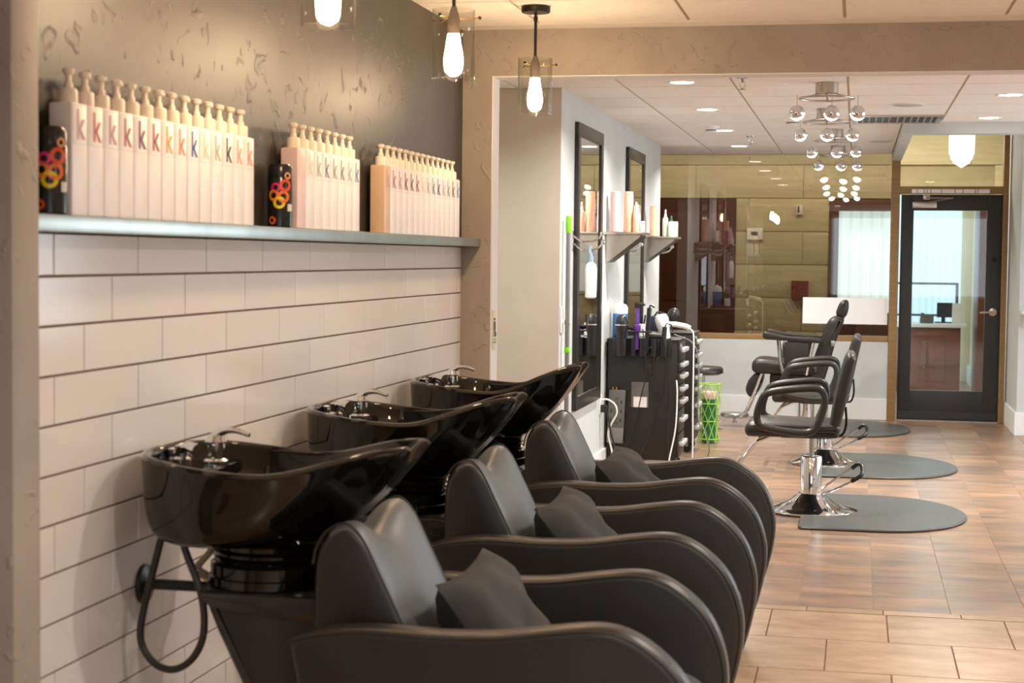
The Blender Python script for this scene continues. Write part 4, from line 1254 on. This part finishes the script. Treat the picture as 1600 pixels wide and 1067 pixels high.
# irons in the slim cups
t = thing('flat_iron', 'purple flat iron standing in the holder on the trolley', 'flat iron', (TX - 0.03, TY - 0.05, 0.80))
iron_purple = t
MB().cbox(-0.012, 0.012, -0.015, 0.015, 0.02, 0.32, 0.005).build('arm', M['purple'], t)
MB().lathe([(0.022, 0.135), (0.024, 0.14), (0.022, 0.185), (0.012, 0.19)], (0, 0, 0), 16).build('collar', M['purple'], t, 40)
MB().cbox(-0.02, 0.028, -0.02, 0.02, 0.30, 0.335, 0.006).tube([(0.02, 0, 0.325), (0.05, 0, 0.32)], 0.008, 8).build('swivel_end', M['black_plastic'], t)
t = thing('curling_iron', 'black curling iron standing beside the purple flat iron', 'curling iron', (TX + 0.035, TY - 0.05, 0.80))
iron_black = t
MB().cyl((0, 0, 0.0), (0.005, 0, 0.17), 0.012, 12).cyl((0.005, 0, 0.15), (0.014, 0, 0.30), 0.016, 12).build('body', M['black_plastic'], t)
MB().tube([(0.014, 0, 0.295), (0.02, 0, 0.32), (0.05, 0, 0.305)], 0.008, 8).build('cord_end', M['black_plastic'], t)
t = thing('curling_iron', 'black curling iron with silver barrel in the cup beside the white dryer', 'curling iron', (TX + 0.145, TY - 0.04, 0.785))
iron_silver = t
MB().cyl((0, 0, 0.0), (0.002, 0, 0.12), 0.013, 12).cyl((0.002, 0, 0.10), (0.008, 0, 0.19), 0.016, 12).build('body', M['black_plastic'], t)
MB().tube([(0.008, 0, 0.185), (0.02, 0, 0.215), (0.05, 0, 0.205), (0.06, 0.0, 0.16)], 0.005, 8).build('cord_end', M['black_plastic'], t)
# jar of blue liquid, cases and dryers on the trolley top
t = thing('disinfectant_jar', 'glass jar of blue liquid with clear lid on the trolley', 'jar', (0.07, TY + 0.19, 0.889))
MB().lathe([(0.048, 0.0), (0.052, 0.005), (0.052, 0.16), (0.048, 0.165)], (0, 0, 0), 24).build('liquid_body', M['blue_liquid'], t, 40)
MB().lathe([(0.052, 0.162), (0.053, 0.20), (0.040, 0.225), (0.012, 0.23), (0.012, 0.245)], (0, 0, 0), 24).build('lid', M['white_plastic'], t, 40)
t = thing('clipper_case', 'dark navy clipper case standing on the trolley top', 'case', (0.33, TY + 0.22, 0.889))
MB().prism([(-0.08, 0), (0.08, 0), (0.07, 0.14), (-0.05, 0.15)], -0.06, 0.06, 0.01, 2).build('shell', M['navy'], t, 40)
MB().tube([(-0.03, 0, 0.145), (-0.01, 0, 0.175), (0.03, 0, 0.17), (0.05, 0, 0.14)], 0.007, 8).build('handle', M['black_plastic'], t)
t = thing('white_hair_dryer', 'white hair dryer lying on the trolley top with handle to the right', 'hair dryer', (0.36, TY + 0.06, 0.889))
mb = MB().lathe([(0.030, -0.09), (0.034, -0.05), (0.044, 0.0), (0.046, 0.05), (0.036, 0.075), (0.001, 0.08)], (0, 0, 0), 24)
mb.xf(Matrix.Translation((0.02, 0.0, 0.09)) @ Matrix.Rotation(-0.25, 4, 'Y'))
mb.build('barrel', M['white_plastic'], t, 50)
MB().tube(spline([(0.03, 0, 0.10), (0.10, 0.0, 0.10), (0.17, 0.0, 0.088), (0.20, 0, 0.075)], 4), 0.018, 12).build('handle', M['white_plastic'], t)
MB().cyl((-0.10, 0.0, 0.03), (0.05, 0.0, 0.028), 0.022, 14).build('nozzle', M['steel'], t)
MB().tube(spline([(0.20, 0, 0.075), (0.225, 0, 0.03), (0.228, 0.0, -0.15), (0.228, 0, -0.45), (0.23, 0.0, -0.80), (0.20, 0.02, -0.878)], 6), 0.005, 8).build('cord', M['white_plastic'], t)
dryer_white = t
t = thing('grey_hair_dryer', 'black hair dryer lying at the back of the trolley top', 'hair dryer', (0.40, TY + 0.34, 0.889))
mb = MB().lathe([(0.026, -0.09), (0.030, -0.04), (0.042, 0.02), (0.042, 0.06), (0.02, 0.085), (0.001, 0.086)], (0, 0, 0), 20)
mb.xf(Matrix.Translation((0.0, 0.0, 0.12)) @ Matrix.Rotation(0.5, 4, 'Y'))
mb.build('barrel', M['black_plastic'], t, 50)
MB().tube([(0.0, 0, 0.12), (-0.04, 0, 0.06), (-0.07, 0, 0.015)], 0.016, 10).build('handle', M['black_plastic'], t)
dryer_grey = t
t = thing('brush_jar', 'small white jar with brushes at the wall end of the trolley', 'jar', (0.20, TY + 0.33, 0.889))
MB().lathe([(0.030, 0), (0.034, 0.004), (0.034, 0.09), (0.030, 0.09), (0.030, 0.01), (0.001, 0.009)], (0, 0, 0), 20).build('cup', M['white_plastic'], t, 40)
for k in range(4):
    a = k * 1.6
    MB().tube([(0.008 * math.cos(a), 0.008 * math.sin(a), 0.012), (0.025 * math.cos(a), 0.025 * math.sin(a), 0.15)], 0.006, 8).build('brush', M['black_plastic'], t)
# power strip and paper on the trolley side
t = thing('power_strip', 'grey power strip with rows of outlets on the trolley side', 'power strip', (TX - 0.175, TY - 0.004, 0.185))
t.rotation_euler = (0, 0.04, 0)
MB().cbox(-0.055, 0.055, -0.035, 0.0, 0.0, 0.36, 0.008).build('body', M['grey_plastic'], t, 40)
MB().cbox(-0.055, 0.055, -0.037, -0.030, 0.003, 0.105, 0.004).build('lower_cover', mat('mid_grey_plastic', srgb(118, 116, 114), rough=0.45, var=0.03, scale=10), t)
mb = MB()
for k in range(6):
    z = 0.13 + k * 0.033
    for dx in (-0.009, 0.006):
        mb.box(dx, dx + 0.004, -0.0362, -0.0348, z, z + 0.012)
    mb.box(-0.004, 0.002, -0.0362, -0.0348, z + 0.015, z + 0.019)
for k in range(3):
    z = 0.145 + k * 0.062
    for dx in (-0.038, 0.028):
        mb.box(dx, dx + 0.008, -0.0362, -0.0348, z, z + 0.022)
o = mb.build('outlet_slots', M['black_ink'], t, None)
o['kind'] = 'stuff'
for dx in (-0.03, -0.008):
    MB().cyl((dx, -0.018, 0.358), (dx, -0.018, 0.378), 0.006, 10).build('coax_plug', M['brass'], t)
MB().tube(spline([(0.0, -0.018, 0.004), (0.002, -0.018, -0.06), (0.0, -0.02, -0.17)], 4), 0.006, 8).build('cord', M['black_plastic'], t)
tag(MB().box(TX - 0.07, TX + 0.045, TY - 0.0045, TY - 0.0035, 0.43, 0.60).build('clear_document_sleeve', mat('grey_sleeve', srgb(104, 100, 98), rough=0.25, var=0.1, scale=10)), 'clear grey document sleeve stuck on the trolley side', 'sleeve')
tag(MB().box(TX - 0.055, TX + 0.035, TY - 0.0062, TY - 0.0047, 0.43, 0.50).build('paper_note', M['paper']), 'small white paper in the sleeve on the trolley side', 'paper')
yz = TY - 0.085
cord('tool_cord', [(TX + 0.05, yz + 0.03, 1.10), (TX + 0.06, yz, 1.0), (TX + 0.02, yz, 0.84), (TX + 0.05, yz, 0.72), (TX + 0.09, yz, 0.74), (TX + 0.07, yz, 0.84), (TX + 0.03, yz, 0.78), (TX + 0.06, yz + 0.02, 0.65)], 0.0035, 'black_plastic', 'short black cord looped below the holder cups, plug hanging free', iron_black)
cord('tool_cord', [(TX + 0.01, yz, 0.96), (TX + 0.04, yz, 0.70), (TX + 0.0, yz + 0.03, 0.50), (TX - 0.03, yz + 0.03, 0.35), (TX - 0.08, yz + 0.02, 0.18), (TX - 0.12, yz, 0.01)], 0.0035, 'black_plastic', 'thin black cord running across the paper note to the floor', iron_purple)
cord('tool_cord', [(TX + 0.145, yz + 0.02, 0.94), (TX + 0.165, yz, 0.80), (TX + 0.155, yz + 0.03, 0.60), (TX + 0.10, yz + 0.03, 0.40), (TX + 0.06, yz + 0.02, 0.25), (TX + 0.0, yz, 0.10), (TX - 0.02, yz, 0.01)], 0.0035, 'black_plastic', 'thin black cord slanting down the middle of the trolley side', iron_silver)
cord('tool_cord', [(TX + 0.19, yz + 0.05, 0.90), (TX + 0.185, yz + 0.03, 0.70), (TX + 0.195, yz + 0.03, 0.45), (TX + 0.185, yz + 0.03, 0.25), (TX + 0.20, yz + 0.02, 0.01)], 0.0035, 'black_plastic', 'thin black cord hanging straight along the drawer edge of the trolley', dryer_black)
cord('spare_cord', [(TX + 0.235, yz + 0.06, 0.62), (TX + 0.242, yz + 0.05, 0.52), (TX + 0.235, yz + 0.04, 0.30), (TX + 0.20, yz + 0.02, 0.10), (TX + 0.19, yz, 0.01)], 0.005, 'white_plastic', 'white cord hanging down the drawer corner of the trolley', dryer_white)
cord('dryer_cord', [(TX + 0.20, TY + 0.10, 0.92), (TX + 0.33, TY + 0.10, 0.86), (TX + 0.37, TY + 0.10, 0.70), (TX + 0.37, TY + 0.12, 0.35), (TX + 0.42, TY + 0.15, 0.26), (TX + 0.44, TY + 0.2, 0.12), (TX + 0.38, TY + 0.3, 0.008)], 0.0042, 'grey_pole', 'grey cord arching from the trolley top down to the floor', dryer_grey)

# ---- green wire basket with rolled things, round stool behind
t = thing('wire_basket', 'lime green wire basket stand behind the trolleys', 'basket', (0.545, 12.85, 0.0))
t.scale = (1.12, 1.12, 1.15)
n = 8
mb = MB()
for z, r in ((0.03, 0.075), (0.15, 0.062), (0.27, 0.078), (0.40, 0.082)):
    MB().tube([(r * math.cos(2 * PI * k / n), r * math.sin(2 * PI * k / n), z) for k in range(n)], 0.004, 6, True).build('hoop', M['limewire'], t)
mb = MB()
lv = [(0.004, 0.075), (0.15, 0.062), (0.27, 0.078), (0.40, 0.082)]
for k in range(n):
    for j in range(3):
        (za, ra), (zb, rb) = lv[j], lv[j + 1]
        for dk in (0.5, -0.5):
            a, b = 2 * PI * k / n, 2 * PI * (k + 2 * dk) / n
            mb.tube([(ra * math.cos(a), ra * math.sin(a), za), (rb * math.cos(b), rb * math.sin(b), zb)], 0.003, 5)
mb.build('lattice_wire', M['limewire'], t)['kind'] = 'stuff'
MB().lathe([(0.045, 0.003), (0.048, 0.06), (0.05, 0.30), (0.04, 0.31)], (0, 0, 0), 16).build('liner', M['green_dark'], t, 40)
MB().lathe([(0.05, 0.30), (0.058, 0.33), (0.05, 0.35), (0.001, 0.352)], (0, 0, 0), 16).build('towel_roll', M['pinkish'], t, 40)


def stool(loc, label, sm, h=0.47, r=0.17, br=0.17):
    t = thing('round_stool', label, 'stool', loc)
    MB().lathe([(r * 0.8, h - 0.07), (r, h - 0.055), (r, h - 0.02), (r * 0.9, h - 0.004), (r * 0.5, h), (0.001, h)], (0, 0, 0), 32).build('seat', sm, t, 50)
    MB().cyl((0, 0, 0.03), (0, 0, h - 0.06), 0.018, 16).build('column', M['chrome'], t)
    MB().lathe([(br, 0.0), (br, 0.012), (br * 0.5, 0.028), (0.025, 0.05)], (0, 0, 0), 32).build('base', M['chrome'], t, 40)
    return t


stool((0.40, 13.9, 0), 'round black stool in the corner behind the trolleys', M['vinyl'], 0.53)
stool((2.60, 7.6, 0), 'round red brown stool just showing at the right edge', M['red_brown'], 0.46, 0.20, 0.13)

# ================================================================== STYLING CHAIRS
def make_styling_chair():
    t = thing('styling_chair', 'x', 'chair', (0, 0, 0))
    MB().lathe([(0.232, 0.0), (0.236, 0.006), (0.230, 0.016), (0.19, 0.030), (0.13, 0.058), (0.09, 0.088), (0.072, 0.105), (0.064, 0.108)], (0, 0, 0), 48).build('base', M['chrome'], t, 50)
    c = MB().lathe([(0.060, 0.10), (0.060, 0.312), (0.056, 0.318), (0.020, 0.319)], (0, 0, 0), 32).build('pump_column', M['chrome'], t, 40)
    MB().cyl((0, 0, 0.31), (0, 0, 0.44), 0.016, 16).build('piston', M['steel'], c)
    lv = MB()
    for s in (-1, 1):
        lv.tube([(0.055, s * 0.022, 0.115 + s * 0.012), (0.12, s * 0.045, 0.15 + s * 0.022), (0.24, s * 0.055, 0.225 + s * 0.03)], 0.006, 8)
    lv = lv.build('pump_lever', M['chrome'], t)
    MB().tube(spline([(0.225, -0.054, 0.186), (0.262, -0.054, 0.209), (0.285, -0.03, 0.232), (0.278, 0.03, 0.268), (0.255, 0.054, 0.268), (0.225, 0.054, 0.246)], 5), 0.0115, 10).build('grip', M['rubber'], lv)
    MB().cbox(-0.17, 0.10, -0.10, 0.10, 0.425, 0.445, 0.003).build('seat_plate', M['black_metal'], t)
    prof = spline([(-0.365, 0.475), (-0.350, 0.445), (-0.30, 0.440), (0.0, 0.442), (0.13, 0.442), (0.155, 0.47), (0.145, 0.515), (0.0, 0.515), (-0.20, 0.522), (-0.32, 0.520), (-0.355, 0.505)], 4, True)
    MB().prism(prof, -0.245, 0.245, 0.03, 4).build('seat', M['vinyl'], t, 50)
    bp = spline([(0.100, 0.52), (0.112, 0.485), (0.150, 0.490), (0.172, 0.56), (0.200, 0.70), (0.228, 0.84), (0.236, 0.885), (0.215, 0.912), (0.182, 0.895), (0.150, 0.80), (0.120, 0.66)], 4, True)
    b = MB().prism(bp, -0.235, 0.235, 0.035, 5).build('backrest', M['vinyl'], t, 50)
    MB().tube(spline([(0.10, 0, 0.45), (0.165, 0, 0.44), (0.19, 0, 0.50), (0.185, 0, 0.60)], 5), 0.007, 8).build('back_bracket', M['black_metal'], b)
    for s in (-1, 1):
        y = s * 0.285
        loop = spline([(-0.235, y, 0.690), (-0.10, y, 0.715), (0.02, y, 0.722), (0.065, y, 0.700), (0.072, y, 0.640), (0.050, y, 0.555), (0.015, y, 0.490), (-0.06, y, 0.475), (-0.20, y, 0.490), (-0.275, y, 0.510), (-0.295, y, 0.560), (-0.275, y, 0.640)], 5, True)
        MB().tube(loop, 0.020, 12, True).build('armrest', M['vinyl'], t, 60)
    f = MB()
    for s in (-1, 1):
        f.tube([(-0.22, s * 0.10, 0.435), (-0.30, s * 0.10, 0.40), (-0.44, s * 0.10, 0.22)], 0.009, 8)
    f = f.build('footrest_bar', M['chrome'], t)
    MB().cyl((-0.44, -0.16, 0.22), (-0.44, 0.16, 0.22), 0.014, 12).build('footrest', M['chrome'], f)
    return t


sc1 = make_styling_chair()
sc2 = copy_tree(sc1)
sc1.location = (1.417, 9.49, 0.004)
sc2.location = (1.455, 11.75, 0.004)
sc1.rotation_euler = (0, 0, 0.0)
tag(sc1, 'black vinyl styling chair on chrome base, in front, nearest the wash chairs', 'chair', 'styling chairs on grey mats')
tag(sc2, 'black vinyl styling chair on chrome base, behind the front one', 'chair', 'styling chairs on grey mats')


def mat_obj(cx_, cy_, label, x0=-0.05, x1=0.86, hw=0.66):
    pts = []
    r = 0.262
    a0 = math.acos(max(-1, x0 / r))
    # straight left side broken by the notch round the chair base
    for k in range(13):
        a = a0 - 2 * a0 * k / 12
        pts.append((r * math.cos(a), r * math.sin(a)))
    pts.append((x0, -hw + 0.03))
    pts.append((x0 + 0.02, -hw))
    for k in range(25):
        a = -PI / 2 + PI * k / 24
        pts.append((0.36 + (x1 - 0.36) * math.cos(a), hw * math.sin(a)))
    pts.append((x0 + 0.02, hw))
    pts.append((x0, hw - 0.03))
    n = len(pts)
    mb = MB()
    mb.prism(pts, 0.0005, 0.016, 0.0, plane='XY')
    # bevelled border
    vs = []
    c = Vector((0.36, 0))
    o = mb.build('floor_mat', M['mat_rubber'])
    bv = o.modifiers.new('edge', 'BEVEL')
    bv.width = 0.012
    bv.segments = 2
    bv.limit_method = 'ANGLE'
    o.location = (cx_, cy_, 0)
    return tag(o, label, 'floor mat', 'grey rubber floor mats')


mat_obj(1.417, 9.51, 'grey half round rubber mat at the front styling chair')
mat_obj(1.455, 11.70, 'grey half round rubber mat at the second styling chair', x1=0.90, hw=0.68)
mat_obj(1.25, 14.25, 'grey half round rubber mat at the barber chair near the door', x1=0.87, hw=0.68)

# ---- barber chair
t = thing('barber_chair', 'black barber chair with headrest, armrests and chrome footplate', 'chair', (1.25, 14.2, 0.004), 0.0)
t.scale = (1, 1, 0.96)
MB().lathe([(0.24, 0.0), (0.245, 0.008), (0.23, 0.02), (0.12, 0.05), (0.08, 0.07)], (0, 0, 0), 40).build('base', M['chrome'], t, 50)
MB().cyl((0, 0, 0.06), (0, 0, 0.36), 0.07, 28).build('column', M['chrome'], t)
MB().prism(spline([(-0.45, 0.56), (-0.43, 0.50), (-0.30, 0.485), (0.05, 0.485), (0.10, 0.53), (0.05, 0.60), (-0.20, 0.605), (-0.36, 0.62), (-0.43, 0.605)], 4, True), -0.25, 0.25, 0.04, 4).build('seat', M['vinyl'], t, 50)
MB().cbox(-0.30, 0.08, -0.2, 0.2, 0.36, 0.485, 0.02).build('seat_frame', M['black_metal'], t)
bk = MB().prism(spline([(0.03, 0.50), (0.06, 0.40), (0.13, 0.40), (0.17, 0.50), (0.24, 0.78), (0.30, 0.95), (0.285, 0.99), (0.22, 0.99), (0.16, 0.93), (0.08, 0.70)], 4, True), -0.23, 0.23, 0.04, 4).build('backrest', M['vinyl'], t, 50)
MB().cbox(0.20, 0.235, -0.262, -0.232, 0.74, 0.79, 0.006).build('side_knob', M['steel'], bk)
h = MB().prism(spline([(0.235, 1.02), (0.26, 0.985), (0.31, 0.99), (0.335, 1.05), (0.335, 1.12), (0.31, 1.14), (0.27, 1.12), (0.245, 1.07)], 4, True), -0.12, 0.12, 0.03, 4).build('headrest', M['vinyl'], t, 50)
MB().cyl((0.25, 0, 0.93), (0.29, 0, 1.03), 0.012, 10).build('headrest_post', M['chrome'], h)
for s in (-1, 1):
    y = s * 0.29
    a = MB().prism(spline([(-0.36, 0.835), (-0.345, 0.80), (-0.28, 0.79), (0.0, 0.775), (0.11, 0.77), (0.125, 0.80), (0.06, 0.815), (-0.15, 0.825), (-0.26, 0.845), (-0.34, 0.86)], 4, True), y - 0.035, y + 0.035, 0.014, 3).build('armrest', M['vinyl'], t, 50)
    MB().tube([(-0.23, y, 0.80), (-0.21, y, 0.60), (-0.18, y, 0.49)], 0.017, 10).build('front_strut', M['chrome'], a)
    MB().tube([(0.05, y, 0.78), (0.02, y, 0.62), (0.0, y, 0.49)], 0.017, 10).build('rear_strut', M['chrome'], a)
    MB().cbox(-0.18, 0.02, y - 0.012, y + 0.012, 0.52, 0.775, 0.008).build('side_panel', M['vinyl'], a)
lg = MB().prism(spline([(-0.44, 0.47), (-0.40, 0.49), (-0.36, 0.46), (-0.38, 0.36), (-0.42, 0.29), (-0.47, 0.28), (-0.50, 0.34), (-0.48, 0.42)], 4, True), -0.19, 0.19, 0.03, 3).build('leg_rest', M['vinyl'], t, 50)
for s in (-1, 1):
    MB().tube([(-0.36, s * 0.2, 0.50), (-0.42, s * 0.2, 0.33), (-0.50, s * 0.18, 0.13), (-0.54, s * 0.15, 0.095)], 0.014, 10).build('leg_bar', M['chrome'], lg)
MB().lathe([(0.001, 0.082), (0.115, 0.084), (0.122, 0.09), (0.122, 0.112), (0.115, 0.118), (0.001, 0.118)], (-0.60, 0, 0), 32).cyl((-0.60, 0, 0.04), (-0.60, 0, 0.085), 0.012, 10).cyl((-0.60, 0, 0.03), (-0.60, 0, 0.042), 0.02, 12).build('footplate', M['steel'], lg, 40)
